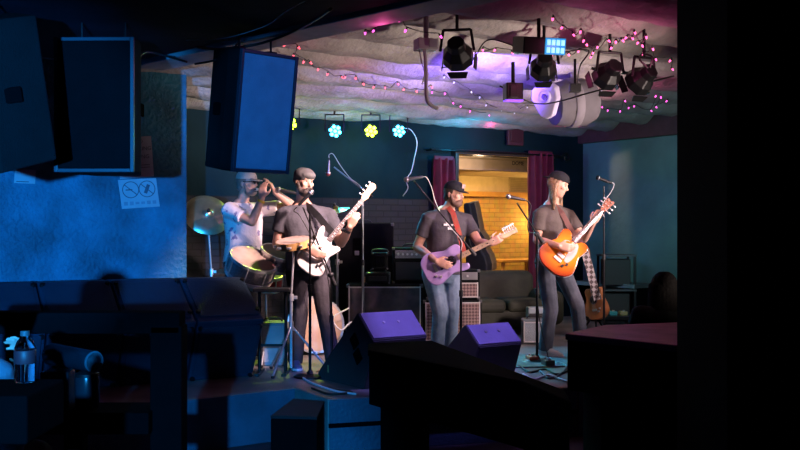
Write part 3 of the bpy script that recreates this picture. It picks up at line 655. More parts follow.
# ================================================================== GUITARS
def spl(pts, sub=5):
    n = len(pts); out = []
    for i in range(n):
        a, b, c, d = [V(pts[(i+k) % n]) for k in (-1, 0, 1, 2)]
        for k in range(sub):
            t = k/sub; out.append(tuple(.5*((2*b)+(c-a)*t+(2*a-5*b+4*c-d)*t*t+(3*b-a-3*c+d)*t**3)))
    return out
def guitar(o, X, Z, out, label, colr, sc_=1., th=.045, nb=.18, nl=.48, head=None, tuners=6, guard=None, pick=(), hole=None, name='electric_guitar', neckm=None, boardm=None, twosided=False, fh=False, strap=None, rim=None):
    """o = body centre on the front face, X = along the neck, Z = out of the front"""
    o = V(o); X = V(X).normalized(); Z = V(Z); Z = (Z-X*Z.dot(X)).normalized(); Yv = Z.cross(X)
    L = lambda x, y, z=0: o+(X*x+Yv*y+Z*z)*sc_
    t = thing(name, label, 'guitar', o-Z*.02); R = M((X, Yv, Z)).transposed()
    ol = spl(out); MB().prism(ol, lambda x, y, s: L(x, y, -th*(1-s))).build('body', colr, t, bevel=.010, seg=3, smooth='auto')
    if rim: MB().prism([(x*1.012, y*1.012) for x, y in ol], lambda x, y, s: L(x, y, -th*.55+th*.18*s)).build('binding', rim, t)
    if guard: MB().prism(spl(guard[0]), lambda x, y, s: L(x, y, .001+.004*s)).build('pickguard', guard[1], t)
    if hole:
        MB().lathe([(.052, .0015), (.052, .004), (.042, .004)], L(*hole), Z, 28).build('soundhole_ring', mat('dark_rosette', (.08, .05, .09), .4), t)
        MB().lathe([(.043, .001), (.043, .0045), (.001, .0046)], L(*hole), Z, 28).build('soundhole', blackwood, t)
    for (x, y, w_, h_, m_) in pick: MB().box(L(x, y, .007), V((w_, h_, .014))*sc_, R).build('pickup', m_, t, bevel=.003)
    MB().box(L(-.115, 0, .007), V((.03, .085, .014))*sc_, R).build('bridge', chrome, t, bevel=.003)
    nm = neckm or mat('maple_neck', (.55, .36, .17), .4, var=.1); bm_ = boardm or nm
    n0, n1 = nb-.05, nb+nl
    MB().loft([[L(x, y*wd, z) for y, z in ((-1, .006), (1, .006), (.8, -.012), (0, -.02), (-.8, -.012))] for x, wd in ((n0, .028), (n1, .021))]).build('neck', nm, t, smooth='auto')
    fb = MB().loft([[L(x, y*wd, z) for y, z in ((-1, .006), (1, .006), (1, .012), (-1, .012))] for x, wd in ((n0, .0275), (n1, .0205))]).build('fretboard', bm_, t)
    fr = MB(); dt = MB()
    for k in range(1, 20):
        x = n1-(n1-n0)*1.0*(1-2**(-k/12))/(1-2**(-20/12)); fr.box(L(x, 0, .0125), V((.003, .045, .002))*sc_, R)
        if k in (3, 5, 7, 9, 12, 15, 17): dt.cyl(L(x+.012, 0, .012), L(x+.012, 0, .0132), .006*sc_, n=10)
    fr.build('frets', steel, fb); dt.build('position_dots', white if boardm else blackwood, fb)
    hh = head or [(0, -.022), (0, .022), (.05, .035), (.17, .038), (.185, .02), (.175, -.02), (.14, -.035), (.06, -.03)]
    hd = MB().prism(hh, lambda x, y, s: L(n1+x, y, -.014+.016*s)); hd.build('headstock', colr if fh else nm, t, bevel=.003)
    hl_ = max(x for x, y in hh)
    for k in range(tuners):
        if twosided: s = 1 if k % 2 else -1; x = n1+.03+(hl_-.06)*(k//2)/max(1, tuners//2-1)
        else: s = 1; x = n1+.035+(hl_-.055)*k/max(1, tuners-1)
        tu = MB(); tu.cyl(L(x, s*.03, -.006), L(x, s*.062, -.006), .005*sc_, n=8); tu.ell(L(x, s*.068, -.006), X*.011*sc_, Yv*.012*sc_, Z*.005*sc_, 8); tu.cyl(L(x, s*.018, 0), L(x, s*.018, .016), .006*sc_, n=8)
        tu.build('tuner', chrome, t, smooth='auto')
    st = MB()
    for k in range(tuners):
        y = (k/(tuners-1)-.5); st.cyl(L(-.11, y*.055, .014), L(n1, y*.034, .0145), .0011*sc_, n=5)
    st.build('strings', steel, t)
    for k, (x, y) in enumerate(((-.10, -.10), (-.14, -.075))):
        MB().cyl(L(x, y, .001), L(x, y, .02), .013*sc_, n=12).build('knob', chrome if not guard else blk, t, smooth='auto')
    if strap: 
        pts, m_, wd = strap; s_ = MB(); R_ = []
        for i, p in enumerate(pts):
            tt = (V(pts[min(i+1, len(pts)-1)])-V(pts[max(0, i-1)])).normalized(); nrm = V((0, -1, 0)); sd = tt.cross(nrm).normalized()*wd/2
            R_.append([V(p)-sd, V(p)+sd, V(p)+sd+V((0, .006, 0)), V(p)-sd+V((0, .006, 0))])
        s_.loft(R_).build('strap', m_, t)
    return t
TELE = [(-.235, 0), (-.225, .10), (-.15, .158), (-.05, .142), (.03, .118), (.10, .128), (.165, .125), (.195, .085), (.185, .035), (.165, .0), (.13, -.045), (.155, -.075), (.20, -.095), (.185, -.140), (.11, -.138), (.03, -.120), (-.05, -.145), (-.15, -.165), (-.22, -.11)]
PB = [(-.26, .0), (-.25, .09), (-.18, .155), (-.08, .135), (0, .105), (.08, .12), (.17, .155), (.235, .15), (.22, .11), (.16, .075), (.14, .03), (.135, -.03), (.13, -.07), (.16, -.115), (.145, -.155), (.08, -.14), (0, -.115), (-.09, -.15), (-.19, -.175), (-.25, -.10)]
ES = [(-.25, 0), (-.235, .11), (-.15, .195), (-.04, .18), (.04, .145), (.10, .15), (.165, .155), (.20, .115), (.185, .06), (.15, .035), (.15, -.035), (.185, -.06), (.20, -.115), (.165, -.155), (.10, -.15), (.04, -.145), (-.04, -.18), (-.15, -.195), (-.235, -.11)]
gs_o = P(594, 302, 11.3); wv_ = cross_mat('black_white_woven', (.34, .30, .30), (.05, .03, .03), 26); gX = V((-.10, .16, 1)).normalized()
guitar(gs_o, gX, V((-.80, -.58, .16)), ES, 'brown guitar with black and white woven strap on a stand by the open rack', mat('brown_lacquer', (.42, .16, .06), .3, coat=.4), sc_=.80, th=.09, nb=.18, nl=.42, boardm=mat('rosewood_board', (.10, .05, .04)), neckm=mat('mahogany_neck', (.25, .09, .05)), hole=(.03, 0),
  strap=([P(584, 250, 11.0), P(588, 262, 10.98), P(592, 278, 10.97), P(596, 292, 10.97), P(598, 300, 11.0)], wv_, .085))
go = V((gs_o.x+.02, gs_o.y+.06, ST)); t = thing('guitar_stand', 'small black stand holding the brown guitar with the woven strap', 'stand', go); 
for k in range(3): a = .5+k*2.09; MB().cyl(go+UP*.3, go+V((.2*math.cos(a), .2*math.sin(a), .01)), .011).build('leg', blkm, t)
MB().cyl(go+UP*.28, go+UP*.62+V((0, .05, 0)), .012).build('pole', blkm, t); MB().tube([go+V((-.10, -.10, .26)), go+V((-.07, -.02, .22)), go+V((.07, -.02, .22)), go+V((.10, -.10, .26))], .012).build('cradle', blkm, t, smooth=True)

# ================================================================== PEOPLE
def remeshed(mb, name, mats, parent, vox=.009, it=3, fn=None):
    me = mb.mesh('tmp', []); o = bpy.data.objects.new('tmp', me); COL.objects.link(o)
    r = o.modifiers.new('r', 'REMESH'); r.mode = 'VOXEL'; r.voxel_size = vox
    if it: s = o.modifiers.new('s', 'SMOOTH'); s.iterations = it; s.factor = .5
    bpy.context.view_layer.update(); dg = bpy.context.evaluated_depsgraph_get()
    m2 = bpy.data.meshes.new_from_object(o.evaluated_get(dg)); bpy.data.objects.remove(o); bpy.data.meshes.remove(me)
    m2.name = name; m2.materials.clear()
    for m in mats: m2.materials.append(m)
    if fn:
        for p in m2.polygons: p.material_index = fn(p.center)
    m2.polygons.foreach_set('use_smooth', [True]*len(m2.polygons))
    org = V((0, 0, 0)); p = parent
    while p: org = org+p.location; p = p.parent
    m2.transform(M.Translation(-org)); q = bpy.data.objects.new(name, m2); COL.objects.link(q); q.parent = parent; return q
def hand(mb, wr, d, n, tside, curl, s=1., spread=.05):
    """wr wrist, d finger direction, n the way the palm faces, tside +1/-1 thumb side along n x d"""
    d = V(d).normalized(); n = V(n); n = (n-d*n.dot(d)).normalized(); w_ = n.cross(d)*tside
    pc = wr+d*.05*s
    mb.loft([[wr+d*a*s+w_*b*wd*s+n*c_*s for b, c_ in ((-1, -.011), (-.5, -.016), (.5, -.016), (1, -.011), (1, .009), (.5, .014), (-.5, .014), (-1, .009))] for a, wd in ((-.01, .024), (.03, .038), (.07, .043), (.095, .040))])
    for i, (L, a) in enumerate(((.078, .92), (.088, .97), (.082, .95), (.064, .86))):
        k = 1.5-i; p = wr+d*(.095*a)*s+w_*k*.0215*s; dd = (d+w_*k*spread).normalized(); r = (.0096, .0098, .0094, .0086)[i]*s
        c = curl[i] if isinstance(curl, (list, tuple)) else curl
        for j, f in enumerate((.45, .32, .25)):
            an = c*(j+.6)*.8; q = p+(dd*math.cos(an)+n*math.sin(an))*L*f*s; mb.cap(p, q, r*(1-.07*j), r*(1-.07*(j+1)), 8); p = q
    p = wr+d*.022*s+w_*.030*s; q = p+(d*.62+w_*.62+n*.35).normalized()*.042*s; e = q+(d*.85+w_*.15+n*.45).normalized()*.032*s; g = e+(d*.8-w_*.1+n*.55).normalized()*.025*s
    mb.cap(p, q, .0135*s, .0115*s, 8); mb.cap(q, e, .0112*s, .010*s, 8); mb.cap(e, g, .010*s, .0085*s, 8)
def figure(label, J, shirt_m, trouser_m, shoe_m, W=1., belly=0., sleeve=.62, skinm=None, face='', legs=True, head_s=1., feet=True, lace=None):
    """J: joints in metres: hip, neck, head, hf (head forward), hu, sl, sr, el, er, wl, wr, hl/hr hand dicts, kl, kr, al, ar, tl, tr"""
    sk = skinm or skin; g = {k: (V(v) if isinstance(v, (V, tuple)) else v) for k, v in J.items()}
    foot = (g['al']+g['ar'])/2; root = thing('person', label, 'person', V((foot.x, foot.y, J.get('base', ST))))
    H, N, Hd = g['hip'], g['neck'], g['head']; up = (N-H).normalized()
    N = N+up*.028
    for q in 'lr': g['s'+q] = g['s'+q]-up*.018
    s = (g['sl']-g['sr']); s = (s-up*s.dot(up)).normalized(); hs = g.get('hipax', s); hs = (hs-up*hs.dot(up)).normalized()
    T = (N-H).length
    secs = [(-.16, .12, .10, 0), (-.02, .172, .125, -.005), (.12, .165, .122, .012), (.30, .150, .118, .02+belly*.4), (.48, .158, .122, .02+belly*.25), (.66, .176, .128, .015), (.78, .178, .122, .0), (.88, .140, .098, -.01), (.955, .088, .07, -.01), (1.02, .062, .06, 0)]
    def torso(mb, inf, a, b, hem=0.):
        R = []
        for t, hw_, hd_, fo in secs:
            if t < a or t > b: continue
            ax = (hs*(1-t)+s*t).normalized(); f = ax.cross(up)
            bl = belly*math.exp(-((t-.33)/.25)**2)
            R.append(((H+up*(t*T)+f*fo), ax*(hw_*W+inf+bl*.5), f*(hd_*W+inf+bl)))
        n = 24; L = []
        for c, u, v in R:
            L.append([c+u*(abs(math.cos(q))**.85*(1 if math.cos(q) > 0 else -1))+v*(abs(math.sin(q))**.85*(1 if math.sin(q) > 0 else -1)) for q in [2*PI*i/n for i in range(n)]])
        mb.loft(L)
    b = MB(); torso(b, 0, -.2, 1.1)
    # head
    f, u = g['hf'].normalized(), g['hu']; u = (u-f*u.dot(f)).normalized(); r = f.cross(u); k = head_s
    b.cap(N-up*.05, Hd-u*.06*k-f*.012, .060*W**.5, .054)
    b.ell(Hd+u*.025*k-f*.008, r*.076*k, f*.098*k, u*.098*k, 18)
    b.ell(Hd-u*.040*k+f*.022*k, r*.062*k, f*.070*k, u*.078*k, 16)
    b.ell(Hd-u*.092*k+f*.058*k, r*.030*k, f*.030*k, u*.024*k, 10)
    b.cap(Hd+u*.022*k+f*.082*k, Hd-u*.018*k+f*.106*k, .010*k, .0135*k, 8); b.ell(Hd-u*.024*k+f*.093*k, r*.018*k, f*.011*k, u*.009*k, 8)
    b.ell(Hd+u*.036*k+f*.078*k, r*.052*k, f*.018*k, u*.012*k, 10)
    b.ell(Hd-u*.060*k+f*.084*k, r*.024*k, f*.012*k, u*.011*k, 10)
    for sg in (-1, 1):
        b.ell(Hd-u*.012*k+r*sg*.077*k-f*.008*k, r*.010*k, (f*.018-u*.004)*k, u*.032*k, 10); b.ell(Hd-u*.016*k+r*sg*.040*k+f*.066*k, r*.024*k, f*.02*k, u*.022*k, 8)
    # arms
    for q in 'lr':
        S, E, Wr = g['s'+q], g['e'+q], g['w'+q]
        b.cap(N.lerp(S, .55)-up*.04, S-up*.008, .062*W, .060*W); b.cap(S-up*.008, E, .058*W, .043*W**.7); b.cap(E, E.lerp(Wr, .35), .043*W**.7, .043*W**.7); b.cap(E.lerp(Wr, .35), Wr, .043*W**.7, .029)
        h = g['h'+q]; hand(b, Wr, h['d'], h['n'], h['t'], h.get('c', .5), h.get('s', 1.))
    if legs:
        for q, sg in (('l', 1), ('r', -1)):
            hp = H+hs*sg*.095*W-up*.02; K, A, Tt = g['k'+q], g['a'+q], g['t'+q]
            b.cap(hp, K, .088*W, .058); b.cap(K, K.lerp(A, .3), .056, .058); b.cap(K.lerp(A, .3), A, .058, .04); b.cap(A-UP*.03, A+Tt*.13-UP*.058, .036, .022)
    ep = [Hd+u*.012*k+f*.089*k+r*sg*.032*k for sg in (-1, 1)]; mp = Hd-u*.060*k+f*.094*k
    def region(c):
        c = V(c)
        if min((c-e).length for e in ep) < .0125*k: return 1
        if (c-mp).length < .020*k and abs((c-mp).dot(u)) < .009*k: return 2
        return 0
    remeshed(b, 'body', [sk, eyem, skin2], root, .0085, 3, region)
    # shirt
    if shirt_m:
        b = MB(); torso(b, .016, -.03, .98)
        for q in 'lr':
            S, E = g['s'+q], g['e'+q]; b.cap(N.lerp(S, .55)-up*.04, S-up*.004, .074*W, .076*W); b.cyl(S.lerp(E, -.08), S.lerp(E, sleeve), .077*W, .069*W, 16)
        if sleeve > .9:
            for q in 'lr':
                E, Wr = g['e'+q], g['w'+q]; b.cap(E, E, .06*W); b.cyl(E, E.lerp(Wr, .9), .058*W, .042, 16)
        remeshed(b, 'shirt', [shirt_m], root, .010, 2)
    if legs and trouser_m:
        b = MB(); torso(b, .010, -.2, .14)
        for q, sg in (('l', 1), ('r', -1)):
            hp = H+hs*sg*.095*W-up*.02; K, A = g['k'+q], g['a'+q]
            b.cap(hp, K, .098*W, .076); b.cap(K, K.lerp(A, .5), .076, .069); b.cyl(K.lerp(A, .4), A-UP*.035, .071, .070, 16)
        remeshed(b, 'trousers', [trouser_m], root, .010, 2)
        if feet:
            for q in 'lr':
                A, Tt = g['a'+q], V(g['t'+q]).normalized(); b = MB(); sd = Tt.cross(UP)
                z0 = A.z-.085
                R = []
                for x, wd, hh in ((-.075, .028, .085), (-.05, .040, .105), (.02, .042, .10), (.09, .046, .070), (.15, .046, .055), (.19, .036, .040), (.21, .018, .025)):
                    c = V((A.x, A.y, z0))+Tt*x; R.append([c-sd*wd, c+sd*wd, c+sd*wd*.95+UP*hh*.6, c+sd*wd*.5+UP*hh, c-sd*wd*.5+UP*hh, c-sd*wd*.95+UP*hh*.6])
                b.loft(R); sh = remeshed(b, 'shoe', [shoe_m], root, .009, 2)
                so_ = MB(); ou = [(-.085, -.02), (-.085, .02), (-.05, .043), (.05, .046), (.12, .051), (.18, .042), (.215, .015), (.215, -.015), (.18, -.042), (.12, -.051), (.05, -.046), (-.05, -.043)]
                so_.prism(ou, lambda x, y, s_: V((A.x, A.y, z0))+Tt*x+sd*y+UP*(.022*s_)); so_.build('sole', lace or white, sh, bevel=.004)
    root['_'] = 0; del root['_']
    return root, dict(Hd=Hd, f=f, u=u, r=r, N=N, up=up, s=s, k=k)
def cap_hat(root, h, m, back=False, visor_m=None, patch=None, low=.0):
    Hd, f, u, r, k = h['Hd'], h['f'], h['u'], h['r'], h['k']; d = -f if back else f
    R = []; c0 = Hd+u*(.045+low)*k-f*.008*k
    for i in range(9):
        th = PI/2*i/8; R.append([c0+(r*.088*math.cos(q)+f*.110*math.sin(q))*k*max(math.cos(th), .02)**.8+u*.088*k*math.sin(th) for q in [2*PI*j/24 for j in range(24)]])
    c = MB().loft(R).build('cap', m, root, smooth='auto')
    v = MB(); pts = []
    for a in range(-7, 8):
        q = a/7*1.25; pts.append((math.sin(q)*.082, .070+math.cos(q)*.095))
    pts += [(.060, .075), (0, .098), (-.060, .075)]
    v.prism(pts, lambda x, y, s: c0+r*x*k+d*y*k*1.02-u*(.002+.25*max(0, y-.10)+1.6*x*x)*k+u*.007*s)
    v.build('visor', visor_m or m, c, smooth='auto')
    MB().ell(c0+u*.088*k, r*.009, f*.009, u*.005, 8).build('button', m, c, smooth=True)
    if patch: 
        p = c0+f*.098*k+u*.045*k; MB().box(p+f*.006-r*0, (.055, .006, .04), M((r, f, u)).transposed()).build('front_patch', patch, c, bevel=.002)
    return c
def beard(root, h, m, full=.0):
    Hd, f, u, r, k = h['Hd'], h['f'], h['u'], h['r'], h['k']; b = MB()
    b.ell(Hd-u*.085*k+f*.042*k, r*.064*k, f*(.066+full)*k, u*(.044+full)*k, 14)
    for s in (-1, 1):
        b.cap(Hd-u*.01*k+r*s*.070*k+f*.01*k, Hd-u*.075*k+r*s*.056*k+f*.04*k, .015, .022)
        b.cap(Hd-u*.042*k+r*s*.008*k+f*.101*k, Hd-u*.062*k+r*s*.034*k+f*.085*k, .008, .009)
    return remeshed(b, 'beard', [m], root, .008, 1)
def short_hair(root, h, m, drop=.0):
    Hd, f, u, r, k = h['Hd'], h['f'], h['u'], h['r'], h['k']; b = MB()
    b.ell(Hd+u*.03*k-f*.022*k, r*.084*k, f*.095*k, u*.100*k, 16); b.ell(Hd-u*.035*k-f*.055*k, r*.068*k, f*.05*k, u*.06*k, 12)
    return remeshed(b, 'hair', [m], root, .009, 1)
def cloth(name, c, c2=None, sc_=9., var=.25): return mat(name, c, .85, c2=c2, var=var, scale=sc_, bump=.5, bscale=14, spec=.2)
hairm = mat('brown_hair', (.06, .04, .028), .6, var=.5, scale=30, bump=.5, bscale=60)
blond = mat('dark_blond_hair', (.28, .17, .09), .5, var=.55, scale=25, bump=.6, bscale=50)

# ---- man in the black cap with the lilac guitar
D = 9.95; p = lambda x, y, dd=0: P(x, y, D+dd)
J = dict(hip=p(441, 272, .02), neck=p(447, 210, .03), head=p(454, 194, -.02), hf=V((.80, -.56, -.16)), hu=V((.10, -.05, 1)),
  sl=p(466, 219, .13), sr=p(429, 217, -.05), el=p(479, 243, -.04), er=p(417, 247, -.02), wl=p(491, 243.5, -.21), wr=p(436, 261, -.335),
  hl=dict(d=V((.75, -.10, .45)), n=V((.2, .95, .25)), t=-1, c=.85), hr=dict(d=V((.85, -.05, -.32)), n=V((.1, 1, .05)), t=-1, c=.45),
  kl=p(452, 311, .02), kr=p(440, 313, -.06), al=V((P(450, 340, D+.12).x, D+.12, ST+.09)), ar=V((P(437, 340, D).x, D, ST+.09)), tl=V((.6, -.8, 0)), tr=V((.2, -.98, 0)), hipax=V((.94, .34, 0)))
charc = cloth('charcoal_tee', (.075, .07, .085)); denim = cloth('faded_denim', (.20, .28, .38), (.13, .19, .27), 12)
r1, h1 = figure('man in a black cap and charcoal printed t-shirt playing the lilac guitar at centre stage', J, charc, denim, mat('dark_shoe', (.03, .03, .035), .5), W=1.06, belly=.015)
capm = cloth('black_cap', (.018, .02, .024)); cap_hat(r1, h1, capm, patch=mat('pale_red_patch', (.45, .30, .28), .7)); short_hair(r1, h1, hairm); beard(r1, h1, mat('brown_stubble', (.17, .095, .07), .7, var=.4, scale=40))
# shirt print and the lilac guitar
q_ = p(451, 225, -.14)
fx = V((.93, .36, -.05)).normalized(); fz = V((.36, -.93, .05)).normalized(); fy = fz.cross(fx); m_ = MB(); rp = random.Random(4)
for row, (n_, w0) in enumerate(((8, .165), (5, .10))):
    for k in range(n_):
        x = -w0/2+w0*(k+.5)/n_+row*.012; m_.box(q_+fx*x+fy*(-.036*row), (w0/n_*.72, .02, .024*(.7+.4*rp.random())), M((fx, -fz, fy)).transposed())
m_.build('shirt_print', mat('white_print', (.8, .8, .8), .6), r1)
lil = mat('lilac_lacquer', (.42, .30, .62), .25, var=.08, coat=.4)
gX = p(519, 229, -.20)-p(449, 262, -.27)
red = mat('red_woven_strap', (.50, .05, .04), .7, c2=(.35, .10, .06), scale=30)
guitar(p(446, 263, -.27), gX, V((.10, -.97, .16)), TELE, 'lilac single-cutaway guitar held by the man in the black cap', lil, sc_=1.0, nb=.18, nl=.43, hole=(.055, -.005), neckm=mat('pale_maple', (.62, .44, .28), .35, var=.08), pick=((-.06, -.01, .02, .07, blk),),
  head=[(0, -.022), (0, .022), (.03, .028), (.06, .034), (.15, .030), (.165, .015), (.155, -.03), (.10, -.022), (.05, -.03)],
  strap=([p(464, 252, -.2), p(461, 240, -.18), p(457, 226, -.16), p(453, 213, -.10), p(448, 207, -.05)], red, .05))

# ---- long-haired guitarist with the sunburst guitar
D = 9.95
J = dict(hip=p(552, 263, .02), neck=p(552, 205, .04), head=p(558, 185, -.02), hf=V((.88, -.36, -.32)), hu=V((.32, -.05, 1)),
  sl=p(568, 214, .17), sr=p(540, 213, -.08), el=p(584, 239, .05), er=p(537, 240, -.10), wl=p(593, 223, -.14), wr=p(559, 246, -.385),
  hl=dict(d=V((.45, -.12, .85)), n=V((.35, .9, -.1)), t=-1, c=.85), hr=dict(d=V((.9, .0, -.15)), n=V((.1, 1, .05)), t=-1, c=.5),
  kl=p(577, 305, -.02), kr=p(551, 309, -.06), al=V((P(582, 340, D+.15).x, D+.15, ST+.09)), ar=V((P(545, 340, D-.05).x, D-.05, ST+.09)), tl=V((.5, -.86, 0)), tr=V((.75, -.66, 0)), hipax=V((.85, .5, 0)))
olv = cloth('faded_brown_tee', (.10, .085, .078)); slate = cloth('slate_jeans', (.085, .095, .12), (.055, .06, .08), 10)
r2, h2 = figure('long-haired man in a backwards black cap and brown t-shirt playing the sunburst guitar', J, olv, slate, mat('white_trainer', (.62, .60, .62), .5), W=.98)
cap_hat(r2, h2, capm, back=True, low=.005)
b = MB(); Hd, f, u, r = (h2[k] for k in ('Hd', 'f', 'u', 'r')); rs = random.Random(3)
b.ell(Hd+u*.02-f*.025, r*.084, f*.095, u*.095, 16)
for k in range(34):
    a = -2.4+4.8*k/33; s0 = Hd+r*math.sin(a)*.074-f*math.cos(a)*.075-u*.01
    if math.cos(a) < -.02: continue
    e = s0-UP*(.21+rs.random()*.05)+f.xy.to_3d()*.03+V((.0+.02*math.sin(a*3), 0, 0))-f.xy.to_3d()*.02+r*math.sin(a)*.012; m1 = s0.lerp(e, .5)+r*math.sin(a)*.012
    b.cap(s0, m1, .022, .021, 8); b.cap(m1, e, .021, .010, 8)
remeshed(b, 'long_hair', [blond], r2, .008, 1)
sun = mat('amber_sunburst_lacquer', (.80, .20, .02), .18, coat=.6); nt = sun.node_tree; N_ = nt.nodes
gr_ = N_.new('ShaderNodeTexGradient'); gr_.gradient_type = 'SPHERICAL'; mp_ = N_.new('ShaderNodeMapping'); mp_.inputs['Scale'].default_value = (3.6, 3.6, 3.6)
tc_ = N_.new('ShaderNodeTexCoord'); nt.links.new(tc_.outputs['Object'], mp_.inputs[0]); nt.links.new(mp_.outputs[0], gr_.inputs[0])
cr_ = N_.new('ShaderNodeValToRGB'); e_ = cr_.color_ramp.elements; e_[0].position = .08; e_[0].color = (.36, .03, .012, 1); e_[1].position = .55; e_[1].color = (.85, .26, .02, 1)
nt.links.new(gr_.outputs['Fac'], cr_.inputs[0]); nt.links.new(cr_.outputs[0], N_['Principled BSDF'].inputs['Base Color'])
gX = p(606, 204, -.12)-p(563, 251, -.32)
guitar(p(565, 251, -.31), gX, V((.0, -.96, .25)), ES, 'orange sunburst double-cutaway guitar held by the long-haired man', sun, sc_=1.0, th=.05, nb=.18, nl=.40, twosided=True, neckm=mat('mahogany_neck', (.25, .09, .05), .4), boardm=mat('rosewood_board', (.10, .05, .04), .5), rim=white,
  pick=((.03, 0, .035, .075, chrome), (-.065, 0, .035, .075, chrome)), guard=([(.12, -.03), (.12, -.07), (.02, -.105), (-.08, -.09), (-.06, -.045)], mat('cream_guard', (.65, .52, .48), .4)),
  head=[(0, -.022), (0, .022), (.04, .034), (.15, .042), (.155, .02), (.14, 0), (.155, -.02), (.15, -.042), (.04, -.034)],
  strap=([p(582, 243, -.18), p(575, 236, -.15), p(569, 226, -.12), p(562, 213, -.09), p(554, 205, -.02)], mat('brown_leather_strap', (.16, .07, .06), .6), .05))

# ---- bass player
D = 9.1
J = dict(hip=p(308, 268, .02), neck=p(302, 205, .05), head=p(304, 182, -.03), hf=V((.62, -.76, -.14)), hu=V((.10, -.05, 1)),
  sl=p(328, 214, .10), sr=p(284, 213, -.02), el=p(341, 243, .02), er=p(277, 243, -.03), wl=p(350, 227, -.22), wr=p(309, 249, -.335),
  hl=dict(d=V((.45, -.15, .85)), n=V((.35, .9, -.1)), t=-1, c=.85), hr=dict(d=V((.82, -.02, -.45)), n=V((.1, 1, .05)), t=-1, c=.5),
  kl=p(324, 311, 0), kr=p(300, 314, -.06), al=V((P(333, 340, D+.05).x, D+.05, ST+.09)), ar=V((P(295, 340, D-.05).x, D-.05, ST+.09)), tl=V((.55, -.83, 0)), tr=V((.25, -.97, 0)), hipax=V((.97, .22, 0)))
grey = cloth('grey_tee', (.085, .085, .10)); black_tr = cloth('black_trousers', (.06, .055, .065))
r3, h3 = figure('bearded man in a grey flat cap and grey t-shirt playing the white bass', J, grey, black_tr, mat('blue_trainer', (.06, .10, .20), .5), W=1.10, belly=.02)
Hd, f, u, r = (h3[k] for k in ('Hd', 'f', 'u', 'r')); gcap = cloth('grey_knit_cap', (.14, .14, .14)); b = MB()
b.ell(Hd+u*.060-f*.008, r*.094, f*.112, u*.074, 18); b.ell(Hd+u*.070+f*.052, r*.075, f*.070, u*.040, 14); b.ell(Hd+u*.012-f*.040, r*.086, f*.078, u*.06, 14)
remeshed(b, 'cap', [gcap], r3, .009, 1); beard(r3, h3, hairm, .006)
gX = p(371, 191, -.05)-p(320, 252, -.27)
cream_l = mat('cream_white_lacquer', (.62, .60, .58), .25, var=.06, coat=.4)
guitar(p(320, 251, -.26), gX, V((.10, -.95, .20)), PB, 'white electric bass held by the bearded man in the grey cap', cream_l, sc_=.85, nb=.19, nl=.54, tuners=4, neckm=mat('amber_neck', (.55, .32, .14), .35), boardm=mat('dark_rosewood', (.07, .04, .035), .5), name='bass_guitar',
  pick=((.0, .012, .028, .05, blk), (-.02, -.03, .028, .05, blk)), guard=([(.14, .06), (.17, .0), (.13, -.05), (.06, -.085), (-.04, -.09), (-.10, -.10), (-.09, -.05), (-.03, .0), (-.02, .06), (.05, .07)], mat('white_guard', (.66, .64, .66), .35)),
  head=[(0, -.022), (0, .025), (.05, .045), (.10, .04), (.18, .055), (.215, .04), (.22, .0), (.19, -.03), (.10, -.022), (.05, -.035)],
  strap=([p(334, 234, -.2), p(326, 226, -.18), p(318, 216, -.14), p(310, 208, -.08), p(304, 204, -.0)], blk, .06))
MB().lathe([(.036, -.012), (.038, 0), (.036, .012)], p(347, 231, -.18), V((.35, -.25, .85)), 16).build('wristband', blk, r3, smooth='auto')

# ---- harmonica player
D = 9.75
J = dict(hip=p(243, 261, 0), neck=p(242, 203.5, .03), head=p(247, 183, -.02), hf=V((.93, -.36, -.05)), hu=V((.04, -.05, 1)),
  sl=p(258, 208, .16), sr=p(229, 208, -.12), el=p(293, 206, -.02), er=p(252, 222, -.28), wl=p(275, 192, -.12), wr=p(262, 198, -.26),
  hl=dict(d=V((-.45, -.12, .85)), n=V((-.80, .0, -.35)), t=1, c=.45), hr=dict(d=V((.05, .15, .95)), n=V((.35, .85, .0)), t=1, c=.42),
  kl=p(252, 300, -.02), kr=p(236, 302, -.06), al=V((P(253, 340, D+.05).x, D+.05, ST+.09)), ar=V((P(233, 340, D-.05).x, D-.05, ST+.09)), tl=V((.75, -.66, 0)), tr=V((.55, -.83, 0)), hipax=V((.86, .5, 0)))
print_t = cloth('white_print_tee', (.66, .59, .60), (.20, .18, .30), 15); mr_ = [n for n in print_t.node_tree.nodes if n.type == 'MAP_RANGE'][0]; mr_.inputs[1].default_value = .60; mr_.inputs[2].default_value = .63; khaki = cloth('dark_shorts', (.05, .05, .06))
r4, h4 = figure('man in a pale cap and white printed t-shirt cupping a harmonica to his mouth', J, print_t, khaki, mat('dark_shoe', (.03, .03, .035), .5), W=1.03, belly=.012)
cap_hat(r4, h4, cloth('pale_tan_cap', (.50, .44, .38)), low=-.005); short_hair(r4, h4, mat('grey_brown_hair', (.16, .13, .11), .7)); beard(r4, h4, mat('grey_beard', (.20, .16, .14), .7))
Hd, f, u, r = (h4[k] for k in ('Hd', 'f', 'u', 'r'))
sg_ = MB()
for s in (-1, 1): sg_.ell(Hd+u*.012+f*.104+r*s*.033, r*.027, f*.006, u*.019, 12); sg_.cyl(Hd+u*.016+f*.09+r*s*.058, Hd+u*.012+r*s*.082, .004)
sg_.cyl(Hd+u*.018+f*.105-r*.012, Hd+u*.018+f*.105+r*.012, .004); sg_.build('sunglasses', mat('dark_lens', (.02, .015, .02), .15), r4, smooth='auto')
wd_ = p(262, 202, -.26); MB().lathe([(.036, -.012), (.038, 0), (.036, .012)], p(261, 201.5, -.265), p(262, 198, -.26)-p(252, 222, -.28), 16).build('wristband', mat('yellow_band', (.85, .50, .02), .5), r4, smooth='auto')
rp = random.Random(5); pm_ = MB()           # scattered dark motif printed on the shirt front
